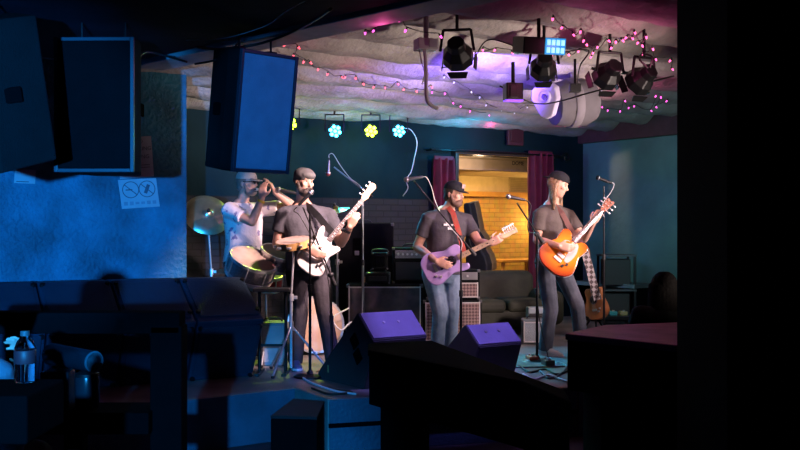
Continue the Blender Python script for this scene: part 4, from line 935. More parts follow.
for k in range(26):
    px = 250+rp.random()*22; py = 222+rp.random()*38
    a = p(px, py, -.135-.0*rp.random()); pm_.ell(a, V((.012+.012*rp.random(), .004, 0)), V((0, .10, 0)), UP*(.008+.012*rp.random()), 7)
mouth = Hd-u*.058+f*.105
hm = thing('harmonica', 'small silver harmonica held at the mouth of the man in the white t-shirt', 'harmonica', mouth+f*.02)
MB().box(mouth+f*.018, (.10, .026, .024), M((r, f, u)).transposed()).build('cover_plate', chrome, hm, bevel=.005)
MB().box(mouth+f*.018, (.104, .022, .007), M((r, f, u)).transposed()).build('comb', blackwood, hm, bevel=.002)
D = 9.6
mic(p(276, 189), p(300, 194)-p(276, 189), 'black microphone held against the harmonica', .20)
# ================================================================== CEILING FIXTURES
def spot(name, loc, target, col, energy, ang, blend=.4, size=.06):
    l = bpy.data.lights.new(name, 'SPOT'); l.color = col; l.energy = energy; l.spot_size = ang; l.spot_blend = blend; l.shadow_soft_size = size
    o = bpy.data.objects.new(name, l); COL.objects.link(o); o.location = loc; o.rotation_euler = (V(target)-V(loc)).to_track_quat('-Z', 'Y').to_euler(); return o
def point(name, loc, col, energy, size=.05):
    l = bpy.data.lights.new(name, 'POINT'); l.color = col; l.energy = energy; l.shadow_soft_size = size
    o = bpy.data.objects.new(name, l); COL.objects.link(o); o.location = loc; return o
def area(name, loc, target, col, energy, sx, sy):
    l = bpy.data.lights.new(name, 'AREA'); l.color = col; l.energy = energy; l.shape = 'RECTANGLE'; l.size = sx; l.size_y = sy
    o = bpy.data.objects.new(name, l); COL.objects.link(o); o.location = loc; o.rotation_euler = (V(target)-V(loc)).to_track_quat('-Z', 'Y').to_euler(); return o
LEDY = mat('lime_led', (.5, .8, .1), .3, emit=(.55, 1, .02), es=22.); LEDC = mat('cyan_led', (.1, .6, .9), .3, emit=(.03, .55, 1), es=26.)
CY = (.02, .55, 1.); YE = (.55, 1., .04)
pars = [(290, 124, LEDY, YE, 'lime-lit round stage lamp at the left end of the back row of four'), (335, 131, LEDC, CY, 'cyan-lit round stage lamp second from the left in the back row'),
        (371, 131, LEDY, YE, 'lime-lit round stage lamp third from the left in the back row'), (399, 131, LEDC, CY, 'cyan-lit round stage lamp at the right end of the back row, with a hanging cable')]
for i, (x, y, m_, col, lb) in enumerate(pars):
    c = onback(x, y, .55); n = V((.15 if i < 2 else .05, -.94, -.22)).normalized(); t = thing('stage_lamp', lb, 'stage light', c, 'row of round LED stage lamps'); u = n.orthogonal().normalized(); v = n.cross(u)
    MB().lathe([(.078, 0), (.082, .01), (.082, -.02), (.075, -.10), (.04, -.14), (.001, -.14)], c, n, 24).build('housing', blkm, t, smooth='auto')
    for k in range(7):
        a = 2*PI*k/6; q_ = c+n*.012+((u*math.cos(a)+v*math.sin(a))*.052 if k < 6 else V())
        MB().lathe([(.021, -.004), (.021, .004), (.014, .012), (.001, .015)], q_, n, 12).build('led', m_, t, smooth='auto')
    yk = MB(); sd = n.cross(UP).normalized(); b0 = c-n*.07
    for s in (-1, 1): yk.box(b0+sd*s*.108+UP*.08, (.012, .03, .2), M((sd, -n, UP)).transposed())
    yk.box(b0+UP*.18, (.228, .03, .012)); yk.cyl(b0+UP*.18, V((b0.x, b0.y, hz(b0))), .012); yk.build('yoke', blkm, t)
def flood(x, y, d, size, aim, label):
    c = P(x, y, d); n = V(aim).normalized(); t = thing('flood_light', label, 'stage light', c, 'black ceiling flood lamps'); u = n.cross(UP).normalized(); v = u.cross(n)
    k = size; R = []
    for z, s_, in ((-.0, .55), (.10*k, .62), (.20*k, .95), (.33*k, 1.0)):
        R.append([c-n*.16*k+n*z+(u*math.cos(2*PI*q/8+.39)+v*math.sin(2*PI*q/8+.39))*.20*k*s_ for q in range(8)])
    MB().loft(R).build('housing', blkm, t, bevel=.008)
    MB().lathe([(.165*k, .172*k), (.165*k, .178*k), (.001, .179*k)], c, n, 20).build('lens', mat('dark_flood_glass', (.03, .06, .10), .15), t)
    for a in range(4):                     # barn doors
        an = a*PI/2; w_ = u*math.cos(an)+v*math.sin(an); tt = n.cross(w_); q = c+n*.17*k+w_*.19*k; e = q+(n*.96+w_*.25).normalized()*.09*k
        MB().add([q-tt*.13*k, q+tt*.13*k, e+tt*.10*k, e-tt*.10*k, q-tt*.13*k+w_*.006, q+tt*.13*k+w_*.006, e+tt*.10*k+w_*.006, e-tt*.10*k+w_*.006], [(0, 1, 2, 3), (4, 7, 6, 5), (0, 4, 5, 1), (1, 5, 6, 2), (2, 6, 7, 3), (3, 7, 4, 0)]).build('barn_door', blkm, t)
    yk = MB()
    for s in (-1, 1): yk.cyl(c+u*s*.21*k, c+u*s*.17*k+UP*.26*k, .011, n=8)
    yk.cyl(c-u*.17*k+UP*.26*k, c+u*.17*k+UP*.26*k, .011, n=8); yk.cyl(c+UP*.26*k, V((c.x, c.y, hz(c))), .013, n=8); yk.build('yoke', blkm, t)
    return c, n
f1 = flood(457, 51, 7.6, .62, (.15, .75, -.45), 'black ceiling flood lamp at left of the four, beside the white junction box')
f2 = flood(544, 64, 7.9, .56, (.0, .80, -.45), 'black ceiling flood lamp hung just under the bright blue panel lamp')
f3 = flood(610, 72, 8.0, .60, (-.3, .80, -.45), 'black ceiling flood lamp left of the right-hand pair')
f4 = flood(644, 77, 8.0, .60, (-.45, .75, -.45), 'black ceiling flood lamp at the far right beside the dark column')
# blue panel lamp of eight squares
c = P(545, 46, 7.3); t = thing('panel_lamp', 'box-shaped ceiling lamp with eight bright blue square lenses', 'stage light', c-UP*.06); n = V((.25, -.95, -.18)).normalized(); u = UP.cross(n).normalized(); v = n.cross(u); R = M((u, -n, v)).transposed()
MB().box(c-n*.12, (.33, .24, .125), R).build('housing', blkm, t, bevel=.008)
MB().box(c-n*.0, (.16, .012, .115), R).build('face_plate', mat('blue_panel_glow', (.02, .12, .25), .3, emit=(.01, .22, .55), es=.9), t) if False else None
MB().box(c+u*.08, (.16, .014, .12), R).build('face_plate', mat('blue_lit_plate', (.02, .15, .30), .3, emit=(.01, .25, .6), es=1.1), t, bevel=.003)
for k in range(8):
    q_ = c+n*.010+u*(.08+(k % 4-1.5)*.037)+v*(.028 if k < 4 else -.028); MB().box(q_, (.026, .012, .040), R).build('led_lens', mat('pale_blue_led', (.3, .6, .8), .3, emit=(.22, .55, .85), es=1.6), t, bevel=.003)
MB().cyl(c-n*.12+UP*.05, c-n*.12+UP*.36, .014).build('hanger', blkm, t)
# white junction box with conduit
c = P(426, 45, 7.5); t = thing('junction_box', 'small white electrical box on the ceiling with a pale conduit dropping from it', 'junction box', c)
MB().box(c, (.16, .13, .085), rotz(.3)).build('box', white, t, bevel=.006); MB().box(c+V((.05, -.075, .0)), (.06, .01, .06), rotz(.3)).build('cover', mat('pale_grey_cover', (.55, .58, .62), .5), t, bevel=.003)
MB().tube([c+V((-.01, -.03, -.04)), c+V((0, -.03, -.2)), c+V((.0, -.03, -.36)), c+V((.02, -.02, -.44)), c+V((.09, 0, -.48))], .014, 8).build('conduit', wcable, t, smooth=True)
MB().tube([c+V((-.05, -.03, -.04)), c+V((-.03, -.05, -.15)), c+V((-.01, -.05, -.22)), c+V((-.03, -.04, -.3))], .005, 6).build('wire', wcable, t, smooth=True)
MB().cyl(c+UP*.04, c+UP*.22, .02).build('mount', steel, t)
# small black box lamp with a violet edge
c = P(513, 92, 8.6); t = thing('wash_lamp', 'small black box lamp on the ceiling with a violet glowing edge', 'stage light', c)
MB().box(c, (.15, .12, .15), rotz(.2)).build('housing', blkm, t, bevel=.01); MB().box(c-UP*.078+V((0, -.02, 0)), (.15, .09, .012), rotz(.2)).build('lens', mat('violet_lens', (.3, .1, .8), .3, emit=(.20, .05, 1), es=1.6), t)
MB().cyl(c+UP*.07, V((c.x, c.y, 3.1)), .016).build('hanger', blkm, t); MB().box(c+V((.0, -.066, 0)), (.07, .012, .11), rotz(.2)).build('heat_sink', blkm, t, bevel=.004)
# big violet-grey can light
c = P(545, 99, 9.3); n = V((-.50, -.80, -.18)).normalized(); t = thing('can_light', 'big pale violet cone-shaped can light with its lens facing the camera', 'stage light', c)
u = n.cross(UP).normalized(); v = u.cross(n); vg = mat('violet_grey_enamel', (.40, .36, .50), .45)
ol = [(-.11, .10), (-.05, .15), (.05, .15), (.13, .09), (.14, .0), (.06, -.16), (0, -.19), (-.06, -.16), (-.12, 0)]
MB().prism(ol, lambda x, y, s: c+u*x+v*y-n*.10*s).build('front_shield', vg, t, bevel=.012)
MB().lathe([(.065, 0), (.065, .02), (.05, .03), (.045, .015), (.001, .015)], c+v*.02, n, 24).build('lens_ring', mat('violet_ring', (.45, .40, .62), .3), t, smooth='auto')
MB().lathe([(.03, .012), (.02, .035), (.001, .04)], c+v*.02, n, 16).build('lens', mat('dark_violet_lens', (.12, .08, .25), .15), t, smooth='auto')
MB().cyl(c+UP*.12-n*.06, V((c.x, c.y, 3.08))-n.xy.to_3d()*.06, .016).build('hanger', blkm, t); MB().box(c+UP*.185-n*.05, (.13, .1, .06), M((u, -n, v)).transposed()).build('clamp', blkm, t, bevel=.008)
# grey duct elbow behind it
c = P(572, 103, 10.1); t = thing('duct_drum', 'rounded grey metal duct drum under the ceiling behind the violet can light', 'duct', c-UP*.15)
MB().lathe([(.10, -.24), (.21, -.20), (.24, -.05), (.24, .12), (.20, .22), (.12, .25)], c, V((.9, .25, .10)), 28).build('shell', mat('dull_grey_metal', (.10, .095, .10), .8, 0, spec=.2), t, smooth='auto')
MB().lathe([(.245, -.06), (.252, -.05), (.252, .02), (.245, .03)], c, V((.9, .25, .10)), 28).build('band', mat('dull_band', (.14, .13, .14), .7), t, smooth='auto'); MB().cyl(c+UP*.2, c+UP*.34, .02).build('hanger', steel, t)
c = P(575, 88, 9.0); t = thing('cable_box', 'small black box clipped to the ceiling right of the violet can light', 'junction box', c); MB().box(c, (.10, .08, .075)).build('box', blk, t, bevel=.006); MB().cyl(c+UP*.03, c+UP*.26, .012).build('hanger', blkm, t)

# ================================================================== STRING LIGHTS
pinkb = mat('pink_bulb', (.9, .2, .4), .3, emit=(1., .11, .36), es=3.); redb = mat('red_bulb', (.9, .2, .2), .3, emit=(1., .09, .14), es=3.); magb = mat('magenta_bulb', (.9, .1, .6), .3, emit=(1., .10, .62), es=3.)
def string(pts, m_, label, z=3.06, zf=None, r=.0085):
    P3 = [C(x, y, zf if zf else z) for x, y in pts]
    t = thing('string_lights', label, 'string lights', P3[0], 'strings of pink fairy lights on the ceiling')
    w_ = []; 
    for i, p in enumerate(P3):
        w_.append(p+UP*.035)
        if i+1 < len(P3): w_.append(p.lerp(P3[i+1], .5)+UP*(.018+.02*math.sin(i*2.3)))
    MB().tube(w_, .0035, 5, 3).build('wire', mat('dark_green_wire', (.02, .03, .02), .6), t, smooth=True)
    for i, p in enumerate(P3):
        a = V((math.sin(i*4.1), math.cos(i*2.7), -1.3)).normalized(); q = p+UP*.03
        b_ = MB(); b_.cap(q+a*.022, q+a*.034, r, r*.7, 8); b_.build('bulb', m_, t, smooth=True)
        MB().cyl(q, q+a*.020, .006, n=8).build('bulb_socket', MATS['dark_green_wire'], t)
    return P3
s1 = string([(269, 41), (286, 47), (297, 49), (294, 57), (305, 63), (309, 64), (319, 71), (328, 75), (341, 79), (346, 78), (356, 79), (362, 85), (375, 88), (385, 89), (397, 85), (405, 91), (416, 92), (431, 88)], redb, 'string of red fairy lights running from the blue-lit loudspeaker across the left ceiling')
s2 = string([(365, 34), (375, 33), (383, 20), (400, 21), (407, 32), (439, 38)], magb, 'short string of magenta fairy lights near the grey ceiling beam')
s3 = string([(553, 20), (563, 30), (572, 36), (581, 33), (585, 42), (585, 46), (598, 49), (594, 54), (607, 43), (613, 49), (616, 43), (621, 42), (628, 39), (632, 40), (634, 34), (639, 45), (646, 38), (641, 47), (645, 55), (652, 50), (655, 61), (672, 62), (671, 71)], pinkb, 'dense tangled string of pink fairy lights at the upper right by the dark column')
s4 = string([(483, 51), (496, 52), (511, 54), (525, 53), (553, 57), (567, 56), (579, 53), (592, 58)], pinkb, 'straight string of pink fairy lights passing under the blue panel lamp')
s5 = string([(432, 93), (446, 95), (452, 104), (461, 107), (471, 112), (488, 116), (492, 122), (498, 123), (505, 124), (513, 124), (521, 122), (527, 124), (535, 124), (547, 126), (550, 125), (557, 124), (568, 123)], magb, 'string of magenta fairy lights sagging along the foot of the ceiling above the maroon box')
s6 = string([(586, 112), (590, 107), (601, 108), (608, 111), (621, 112), (624, 102), (629, 109), (635, 107), (650, 112), (657, 97), (661, 98), (655, 108), (668, 102)], magb, 'string of magenta fairy lights under the right ceiling above the maroon board')
s7 = string([(444, 78), (455, 84), (470, 93), (480, 98), (487, 106), (500, 111), (515, 114), (528, 108), (560, 108), (575, 104), (583, 98), (600, 92)], mat('dim_white_bulb', (.7, .7, .8), .3, emit=(.6, .55, .9), es=.8), 'string of faintly glowing pale fairy lights crossing the violet-lit joists')  # weak emission makes these pale bulbs glow
# ceiling cables
wire([P(187, 62, 7.2), P(150, 52, 7.0), P(139, 56, 6.7)], .008, cable, 'short black cable between the two left hung loudspeakers')
wire([P(198, 47, 6.9), P(220, 49, 7.1), P(258, 44, 7.2), P(290, 33, 6.9), P(315, 20, 6.3), P(331, 9, 5.9)], .010, cable, 'thick black cable swagged from the blue-lit loudspeaker up to the ceiling beam')
wire([P(195, 64, 7.2), P(215, 60, 7.1), P(232, 50, 7.1), P(240, 40, 7.2)], .008, cable, 'black cable bending over the top of the blue-lit loudspeaker')
wire([P(186, 40, 7.0), P(225, 38, 6.9), P(265, 26, 6.4), P(285, 12, 6.0), P(307, 0, 5.7)], .003, wcable, 'thin pale cable running along the dark blue ceiling edge')
wire([P(403, 128, 12.2), P(411, 130, 12.2), P(417, 142, 12.2), P(414, 160, 12.2), P(411, 172, 12.2), P(406, 180, 12.2), P(408, 188, 12.3), P(403, 196, 12.4)], .0055, wcable, 'white cable hanging from the right-hand cyan stage lamp')
wire([P(500, 86, 8.7), P(540, 104, 9.0), P(600, 90, 8.6), P(640, 84, 8.3), P(674, 76, 8.0)], .007, cable, 'black cable sagging across the right ceiling')
wire([P(552, 54, 7.6), P(588, 50, 8.0), P(580, 66, 8.2), P(577, 84, 8.9)], .006, cable, 'black cable dropping from the blue panel lamp to the black clip box')
wire([P(648, 68, 7.9), P(640, 60, 7.9), P(642, 54, 8.0), P(652, 57, 7.9), P(650, 68, 7.9)], .008, cable, 'coil of black cable over the far right flood lamp')
wire([P(441, 68, 7.9), P(470, 62, 7.9), P(488, 40, 7.6), P(520, 48, 7.5)], .005, cable, 'black cable between the left flood lamp and the blue panel lamp')
# par halo on the wall, cables on the stage floor
for k, (pts, m_, lb) in enumerate((
    ([(322, 386), (338, 390), (352, 392), (330, 394), (312, 388)], cable, 'black cable lying along the lit stage lip below the large wedge monitor'),
    ([(300, 376), (312, 383), (336, 391), (356, 394)], wcable, 'pale cable curling on the stage in front of the percussion stand legs'),
    ([(520, 366), (530, 372), (545, 369), (556, 374), (568, 371)], cable, 'black cable snaking on the floor around the round microphone base'),
    ([(523, 374), (534, 379), (548, 375), (560, 379), (572, 383)], wcable, 'white cable snaking across the front of the right stage floor'),
    ([(540, 371), (548, 378), (560, 374), (566, 366), (556, 362)], mat('grey_cable', (.2, .2, .22), .5), 'grey cable looped on the floor by the effects pedals'))):
    wire([G(x, y, ST+.01) for x, y in pts], .009, m_, lb)
wire([P(362, 330, 10.2), P(352, 322, 10.0), P(341, 330, 9.9), P(333, 318, 9.9), P(349, 308, 9.9)], .008, wcable, 'pale cable looping beside the bass speaker cabinet')
rg = G(548, 357); q_ = MB().box(V((1.35, 9.55, ST+.006)), (1.5, .85, .012), rotz(.15)); tag(q_.build('rug', mat('faded_grey_rug', (.20, .22, .23), .9, c2=(.10, .11, .13), scale=9, bump=.4)), 'faded grey stage rug under the long-haired guitarist', 'rug')

# ================================================================== POSTERS ON THE BLUE WALL
paper = mat('poster_paper', (.24, .29, .33), .7, var=.08); ink = mat('poster_ink', (.05, .07, .10), .7)
def wall_poster(x0, y0, x1, y1, x2, y2, label, deco):
    """top-left, top-right, bottom-left seen corners on the left wall"""
    a, b, c = onleft(x0, y0, .012), onleft(x1, y1, .012), onleft(x2, y2, .012); X = b-a; Y = c-a; t = thing('poster', label, 'poster', c)
    m = MB(); m.add([a, b, b+Y, c, a-NL*.004, b-NL*.004, b+Y-NL*.004, c-NL*.004], [(0, 1, 2, 3), (7, 6, 5, 4), (0, 4, 5, 1), (1, 5, 6, 2), (2, 6, 7, 3), (3, 7, 4, 0)]); m.build('sheet', paper, t)
    xs = X.normalized(); ys = (-Y); ys = (ys-xs*ys.dot(xs)).normalized(); n = xs.cross(ys); at = lambda u, v: a+X*u+Y*v+n*.003
    deco(t, at, xs, ys, n, X.length, Y.length)
def deco_top(t, at, xs, ys, n, W_, H_):
    for s_, v in (('NO', .12), ('SMOKING', .30), ('VAPING', .50)):
        text('lettering', s_, H_*.135, ink, t, frame(at(.62, v), xs, ys, n), .001)
    m = MB()
    for v in (.70, .76): m.box(at(.5, v), (W_*.8, .002, .006), M((xs, -n, ys)).transposed())
    m.build('rule_lines', ink, t)
def deco_bot(t, at, xs, ys, n, W_, H_):
    for u in (.29, .72):
        o = at(u, .36); r = H_*.29; m = MB(); N_ = 32
        ring = [[o+(xs*math.cos(2*PI*i/N_)+ys*math.sin(2*PI*i/N_))*r*k+n*z for i in range(N_)] for k, z in ((1, 0), (1, .001), (.9, .001), (.9, 0))]; m.loft(ring, cap=False)
        d = (xs*.75-ys*.66).normalized(); m.box(o, (r*2, .002, r*.10), M((d, -n, n.cross(d))).transposed())
        if u < .5: m.box(o-xs*r*.2, (r*.8, .002, r*.14), M((xs, -n, ys)).transposed())
        else: 
            d2 = (xs*.4+ys*.9).normalized(); m.box(o, (r*1.1, .002, r*.4), M((d2, -n, n.cross(d2))).transposed())
        m.build('prohibition_sign', ink, t)
    m = MB(); rr = random.Random(2)
    for k in range(6): m.box(at(.12+k*.15, .83), (W_*.10, .002, H_*(.08+.05*rr.random())), M((xs, -n, ys)).transposed())
    m.build('symbol_row', mat('faded_ink', (.14, .20, .26), .7), t)
wall_poster(117, 138, 151, 136, 120, 179, 'upper dim printed sheet lettered about smoking and vaping, half behind the hung loudspeaker', deco_top)
wall_poster(118, 180, 156, 178, 122, 209, 'lower pale poster with two prohibition circles on the blue wall', deco_bot)
wall_poster(15, 169, 36, 170, 14, 183, 'small blank white sheet taped on the blue wall at far left', lambda t, at, xs, ys, n, W_, H_: MB().box(at(.4, .88), (W_*.6, .002, .008), M((xs, -n, ys)).transposed()).build('print_line', ink, t))

# ================================================================== FOREGROUND
# dark column at right
struct('trim_7', MB().box((2.05, 4.6, 1.56), (1.34, .8, 3.12)), mat('black_column_paint', (.002, .002, .0025), .95, spec=.05), bevel=.02)
def counter(name, poly, zt_, th, posts, label, group):
    c = sum((V((x, y, 0)) for x, y in poly), V())/len(poly); t = thing(name, label, 'counter', c, group)
    MB().prism(poly, lambda x, y, s: V((x, y, zt_-.04*(1-s)))).build('counter_top', cmat if name == 'bar_counter' else blackwood, t, bevel=.008)
    k = .985; MB().prism([(c.x+(x-c.x)*k, c.y+(y-c.y)*k) for x, y in poly], lambda x, y, s: V((x, y, zt_-.04-(th-.04)*(1-s)))).build('apron', blackwood, t, bevel=.006)
    for (x, y, sx, sy) in posts: MB().box((x, y, (zt_-th)/2), (sx, sy, zt_-th)).build('post', blackwood, t, bevel=.006)
    return t
cmat = mat('dark_red_counter_laminate', (.34, .11, .16), .5, var=.4, scale=6)
counter('drink_counter', [(-.205, 6.42), (.21, 6.60), (.76, 4.62), (.735, 4.28), (.60, 4.85), (-.195, 6.08)], .94, .33, [(.03, 6.28, .30, .24), (.66, 4.75, .2, .2)], 'black drinking counter slanting across the middle foreground before the stage', None)
counter('bar_counter', [(.99, 6.0), (1.32, 6.5), (1.95, 6.72), (2.8, 6.3), (2.6, 5.06), (1.49, 5.42)], 1.05, .34, [(1.45, 5.95, .62, .55), (2.1, 5.9, .6, .7)], 'black bar counter with a dark red top in the right foreground', None)
# wooden rail at left
rl = thing('drink_rail', 'black timber drink rail with a thick post in the left foreground', 'rail', (-1.5, 5.0, 0))
MB().box((-1.72, 5.0, 1.215), (1.10*1.15, .14, .105)).build('top_rail', blackwood, rl, bevel=.006); MB().box((-1.155, 5.0, .60), (.155, .14, 1.2)).build('post', blackwood, rl, bevel=.006)
MB().box((-1.72, 5.0, .735), (1.0, .30, .105)).build('lower_shelf', blackwood, rl, bevel=.006); MB().box((-2.3, 5.0, .60), (.12, .14, 1.2)).build('post', blackwood, rl, bevel=.006); MB().box((-1.62, 5.0, .34), (.09, .09, .68)).build('post', blackwood, rl)
ct = thing('canister', 'dark round canister with a domed lid standing on the shelf of the drink rail', 'canister', (-1.555, 4.97, .788)); cp_ = V(ct.location)
dk = mat('dark_tinted_plastic', (.02, .03, .04), .25)
MB().lathe([(.05, 0), (.058, .01), (.06, .15), (.056, .165)], cp_, UP, 24).build('body', dk, ct, smooth='auto'); MB().lathe([(.058, .16), (.058, .175), (.03, .19), (.001, .193)], cp_, UP, 24).build('lid', blk, ct, smooth='auto')
nd = MB().box((-1.70, 4.97, .788+.095), (.14, .12, .19)); t = thing('napkin_box', 'black napkin box on the rail shelf beside the dark canister', 'box', (-1.70, 4.97, .788)); nd.build('case', dk, t, bevel=.008); MB().box((-1.70, 4.905, .89), (.10, .008, .11)).build('slot', blackwood, t)
tm = thing('tumbler', 'blue-tinted tumbler lying on the canister with its round base towards the camera', 'tumbler', (-1.62, 4.97, .985)); ax = V((.80, -.60, -.03)).normalized(); tc_ = V((-1.655, 5.02, .787+.193+.055))
MB().lathe([(.052, .19), (.052, .18), (.056, -.16), (.053, -.16), (.048, .175), (.001, .176)], tc_, ax, 28).build('cup', mat('blue_tint_plastic', (.015, .04, .06), .4, var=.3, spec=.3), tm, smooth='auto')
MB().lathe([(.052, .188), (.053, .196), (.045, .197), (.044, .19)], tc_, ax, 28).build('base_ring', mat('pale_rim', (.12, .22, .28), .4), tm, smooth='auto')
MB().lathe([(.044, .186), (.044, .190), (.001, .191)], tc_, ax, 24).build('base_disc', mat('mottled_teal', (.02, .06, .08), .3, c2=(.07, .15, .18), scale=40), tm, smooth='auto')
# seated onlooker at the left edge with a bottle; chair
shb = cloth('pale_blue_shirt', (.22, .26, .32))
def chair(name, o, rz, label, back_h=.42, m=blackwood):
    R = rotz(rz); o = V(o); t = thing(name, label, 'chair', o, None); X = R @ V((1, 0, 0)); Y = R @ V((0, 1, 0)); sz_ = .55
    MB().box(o+UP*sz_, (.42, .42, .05), R).build('seat', m, t, bevel=.015)
    for sx in (-1, 1):
        for sy in (-1, 1): MB().box(o+X*sx*.18+Y*sy*.18+UP*(sz_-.025)/2, (.04, .04, sz_-.025), R).build('leg', m, t)
    for sx in (-1, 1): MB().box(o+X*sx*.19+Y*.20+UP*(sz_+.02+back_h/2), (.04, .035, back_h+.05), R).build('back_post', m, t)
    MB().box(o+Y*.20+UP*(sz_+back_h*.68), (.40, .03, back_h*.62), R).build('backrest', m, t, bevel=.01); return t
cx, cy = -1.64, 3.72
J = dict(hip=V((cx, cy, .69)), neck=V((cx-.04, cy+.02, 1.22)), head=V((cx-.07, cy+.14, 1.37)), hf=V((.55, .83, -.05)), hu=V((0, .05, 1)), sl=V((cx-.20, cy+.12, 1.20)), sr=V((cx+.155, cy-.08, 1.17)),
  el=V((cx-.24, cy+.24, .93)), er=V((cx+.17, cy+.04, .88)), wl=V((cx+.0, cy+.42, .98)), wr=V((cx+.14, cy+.27, 1.15)), hl=dict(d=V((.8, .5, .1)), n=V((0, -.2, -1)), t=1, c=.5), hr=dict(d=V((-.35, .7, .55)), n=V((-.8, -.2, .1)), t=1, c=.8),
  kl=V((cx+.10, cy+.50, .72)), kr=V((cx+.32, cy+.32, .72)), al=V((cx+.14, cy+.62, .09)), ar=V((cx+.34, cy+.42, .09)), tl=V((.4, .9, 0)), tr=V((.5, .86, 0)), hipax=V((-.85, .5, 0)), base=0.)
J['hipax'] = V((-.83, .55, 0))
r5, h5 = figure('onlooker in a pale blue shirt at the left edge, mostly outside the frame', J, shb, cloth('dark_jeans', (.03, .035, .05)), mat('dark_shoe', (.03, .03, .035)), W=1.0, sleeve=.95)
short_hair(r5, h5, hairm)
chair('bar_chair', (cx-.01, cy-.04, 0), PI-.58, 'black chair under the seated onlooker in the pale blue shirt', .36)
bt = P(25, 383, 3.55); bo_ = V((bt.x, 3.95, 0)); bo_ = P(25, 380, 3.9)
tbl = thing('bar_table', 'small black table under the water bottle in the left foreground', 'table', (bo_.x-.1, 3.9+.0, 0))
tz = P(25, 383, 3.3).z; bo_ = P(25, 383, 3.3)
tbl.location = (bo_.x-.12, 3.28, 0)
MB().box((bo_.x-.13, 3.22, tz-.075), (.46, .34, .15)).build('table_top', blackwood, tbl, bevel=.008); MB().cyl((bo_.x-.12, 3.24, .03), (bo_.x-.12, 3.24, tz-.15), .04).build('pedestal', blackwood, tbl); MB().lathe([(.2, 0), (.2, .02), (.05, .04)], (bo_.x-.12, 3.24, 0), UP).build('base_plate', blackwood, tbl)
wbt = thing('water_bottle', 'clear plastic water bottle with a dark label at the left edge', 'bottle', bo_)
pet = glass('clear_plastic', (.75, .85, .95)); s_ = 1.0
MB().lathe([(.020, .002), (.032, .004), (.034, .02), (.033, .05), (.034, .06), (.033, .09), (.034, .115), (.026, .138), (.014, .152), (.013, .160)], bo_, UP, 24).build('body', pet, wbt, smooth='auto')
MB().lathe([(.015, .156), (.015, .172), (.001, .173)], bo_, UP, 16).build('cap', mat('grey_cap', (.10, .10, .11), .5), wbt, smooth='auto'); MB().lathe([(.0345, .065), (.0352, .066), (.0352, .108), (.0345, .109)], bo_, UP, 24).build('label', mat('dark_red_label', (.16, .03, .04), .5), wbt, smooth='auto')
# onlooker with long dark hair behind the bar counter
ox, oy = 1.92, 7.35
J = dict(hip=V((ox, oy, .60)), neck=V((ox+.02, oy+.0, 1.09)), head=V((ox+.02, oy+.03, 1.23)), hf=V((-.45, .88, 0)), hu=V((0, 0, 1)), sl=V((ox-.17, oy-.06, 1.07)), sr=V((ox+.17, oy+.06, 1.07)), el=V((ox-.22, oy+.05, .82)), er=V((ox+.22, oy+.15, .82)),
  wl=V((ox-.12, oy+.25, .76)), wr=V((ox+.06, oy+.32, .76)), hl=dict(d=V((.3, .9, 0)), n=V((0, 0, -1)), t=1, c=.4), hr=dict(d=V((-.3, .9, 0)), n=V((0, 0, -1)), t=-1, c=.4),
  kl=V((ox-.25, oy+.36, .60)), kr=V((ox-.02, oy+.42, .60)), al=V((ox-.27, oy+.32, .09)), ar=V((ox-.04, oy+.40, .09)), tl=V((-.4, .9, 0)), tr=V((-.4, .9, 0)), hipax=V((-.94, -.34, 0)), base=0.)
J['hipax'] = V((-.90, -.40, 0))
J['sl'], J['sr'] = V((ox-.17, oy-.07, 1.07)), V((ox+.17, oy+.07, 1.07))
r6, h6 = figure('onlooker with long dark hair seen from behind beside the dark column', J, cloth('black_top', (.004, .004, .005)), cloth('black_trousers2', (.015, .015, .018)), mat('dark_shoe', (.03, .03, .035)), W=.9, sleeve=.95)
Hd, f, u, r = (h6[k] for k in ('Hd', 'f', 'u', 'r')); b = MB(); b.ell(Hd+u*.025-f*.015, r*.092, f*.108, u*.108, 18)
for k in range(17):
    a = -1.9+3.8*k/16; s0 = Hd+r*math.sin(a)*.085-f*math.cos(a)*.085; b.cap(s0+UP*.02, s0-UP*.14+r*math.sin(a)*.03-f*.02, .028, .026, 8); b.cap(s0-UP*.14+r*math.sin(a)*.03-f*.02, s0-UP*.32+r*math.sin(a)*.05-f*.045, .026, .012, 8)
remeshed(b, 'long_hair', [mat('black_hair', (.003, .0025, .0025), .8, spec=.06, bump=.4, bscale=50)], r6, .009, 1)
st_ = thing('bar_stool', 'black stool under the onlooker with long dark hair', 'stool', (ox, oy, 0)); MB().lathe([(.17, .42), (.18, .44), (.17, .465)], V((ox, oy, 0)), UP).build('seat', blackwood, st_, smooth='auto')
for k in range(4): a = k*PI/2+.4; MB().cyl(V((ox+.13*math.cos(a), oy+.13*math.sin(a), .43)), V((ox+.19*math.cos(a), oy+.19*math.sin(a), 0)), .015).build('leg', blackwood, st_)
# black step block beside the stage corner
ss = thing('stage_step', 'black carpeted step block in front of the left stage corner', 'step', (-.72, 7.1, 0)); spoly = [(-.80, 7.52), (-.885, 6.84), (-.565, 6.80), (-.565, 7.42)]
MB().prism(spoly, lambda x, y, s: V((x, y, .001+s*.375))).build('block', blackwood, ss, bevel=.006); MB().prism(spoly, lambda x, y, s: V((x, y, .377+s*.018))).build('tread', mat('black_carpet', (.006, .006, .007), .95), ss)

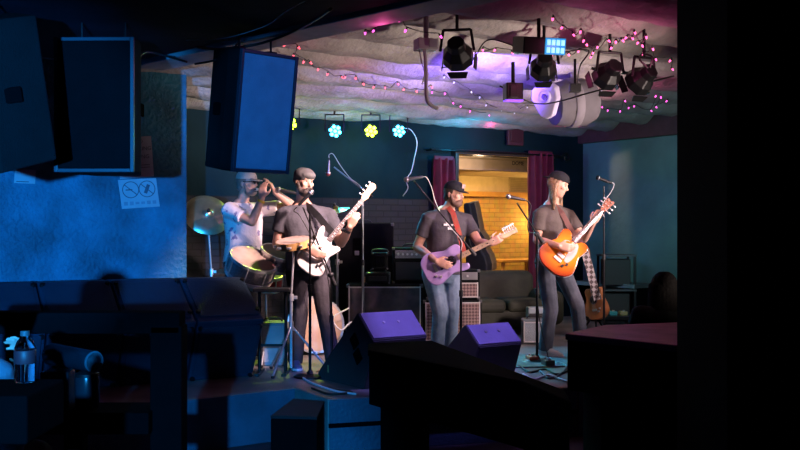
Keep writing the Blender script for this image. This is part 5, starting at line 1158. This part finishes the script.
# ================================================================== LIGHT
spot('flood_a', f3[0]+f3[1]*.25, (1.55, 9.95, 1.7), (1., .57, .55), 160, .75, .6, .1)
spot('flood_b', f4[0]+f4[1]*.25, (.35, 9.9, 1.6), (1., .58, .60), 260, .6, .6, .1)
spot('flood_c', f1[0]+f1[1]*.25, (-1.10, 9.4, 1.35), (1., .66, .64), 900, .66, .6, .1)
spot('flood_d', f2[0]+f2[1]*.25, (-.9, 9.1, 1.4), (.98, .64, .66), 260, .5, .6, .1)
spot('added_ceiling_fill', (3.6, 6.0, .95), (-.15, 9.8, 3.35), (1., .80, .70), 1000, .80, 1., .12)  # added lamp out of view, brightens the ceiling joists
spot('added_wall_fill', (3.75, 8.6, 2.2), (3.0, 14., 1.9), (.55, .95, 1.), 150, 1.1, 1., .2)  # added unseen lamp, lifts the right wall
spot('added_side_fill', (3.7, 8.4, 2.1), (.55, 11.2, 2.15), (1., .74, .74), 760, 1.2, .6, .3)  # added lamp in mid-air out of view, fills the stage from the right
for i, (x, y, m_, col, lb) in enumerate(pars):
    c = onback(x, y, .55); n = V((.15 if i < 2 else .05, -.94, -.22)).normalized()
    spot('par_%d' % i, c+n*.04, c+V(((.14, .55, .30, .75)[i], -1, (-.98, -.88, -.88, -.88)[i])), col, (170, 520, 200, 520)[i], .70, .5, .06)
    point('par_glow_%d' % i, c+V((.0, .12, -.16)), col, (4, 6, 4, 6)[i], .05)
c = onback(470, 147, .42); point('added_wall_glow', c, (.02, .50, .9), 15, .06)  # added point with no fixture, makes the cyan glow on the wall
spot('violet_wash', P(508, 97, 8.9), (.65, 10.6, 3.6), (.20, .10, 1.), 300, 2.2, .9, .05)
spot('violet_panel', P(548, 52, 7.2), (.35, 8.3, .9), (.30, .22, 1.), 400, .72, .6, .06)
for p_, e in ((s1[3], 1.4), (s1[10], 1.4), (s2[2], 1.2), (s3[3], 1.), (s3[9], 1.4), (s3[15], 1.6), (s3[19], 1.6), (s4[4], 1.2), (s5[6], 1.6), (s5[16], 1.4), (s6[5], 2.), (s6[9], 2.)):
    point('fairy_glow', p_-UP*.10, (1., .10, .38), e*.8, .03)
spot('blue_house', (-.84, -1.5, 1.7), (-3.0, 8.8, 2.05), (.015, .32, 1.), 8200, .35, .6, .05)
spot('blue_house_mid', (-.84, -1.5, 2.2), (-.96, 6.9, 2.5), (.015, .30, 1.), 2700, .13, .5, .05)
spot('blue_house_low', (-.5, -1.5, 2.2), (-1.25, 7.6, -.15), (.015, .34, 1.), 3800, .31, .9, .05)
l_ = E1*(ul+.9)+E2*(BACKV+.6); point('added_bulkhead_fill', V((l_.x, l_.y, 2.55)), (1., .66, .38), 26, .06)  # added unseen point, brightens the cream bulkhead
l_ = onroom(490, 190, 1.1); area('back_room_lamp', V((l_.x, l_.y, 2.45)), V((l_.x+.2, l_.y+.6, 1.0)), (1., .58, .16), 60, .5, .3)
l_ = onroom(541, 222, .35); point('sconce', l_, (1., .62, .18), 22, .06)
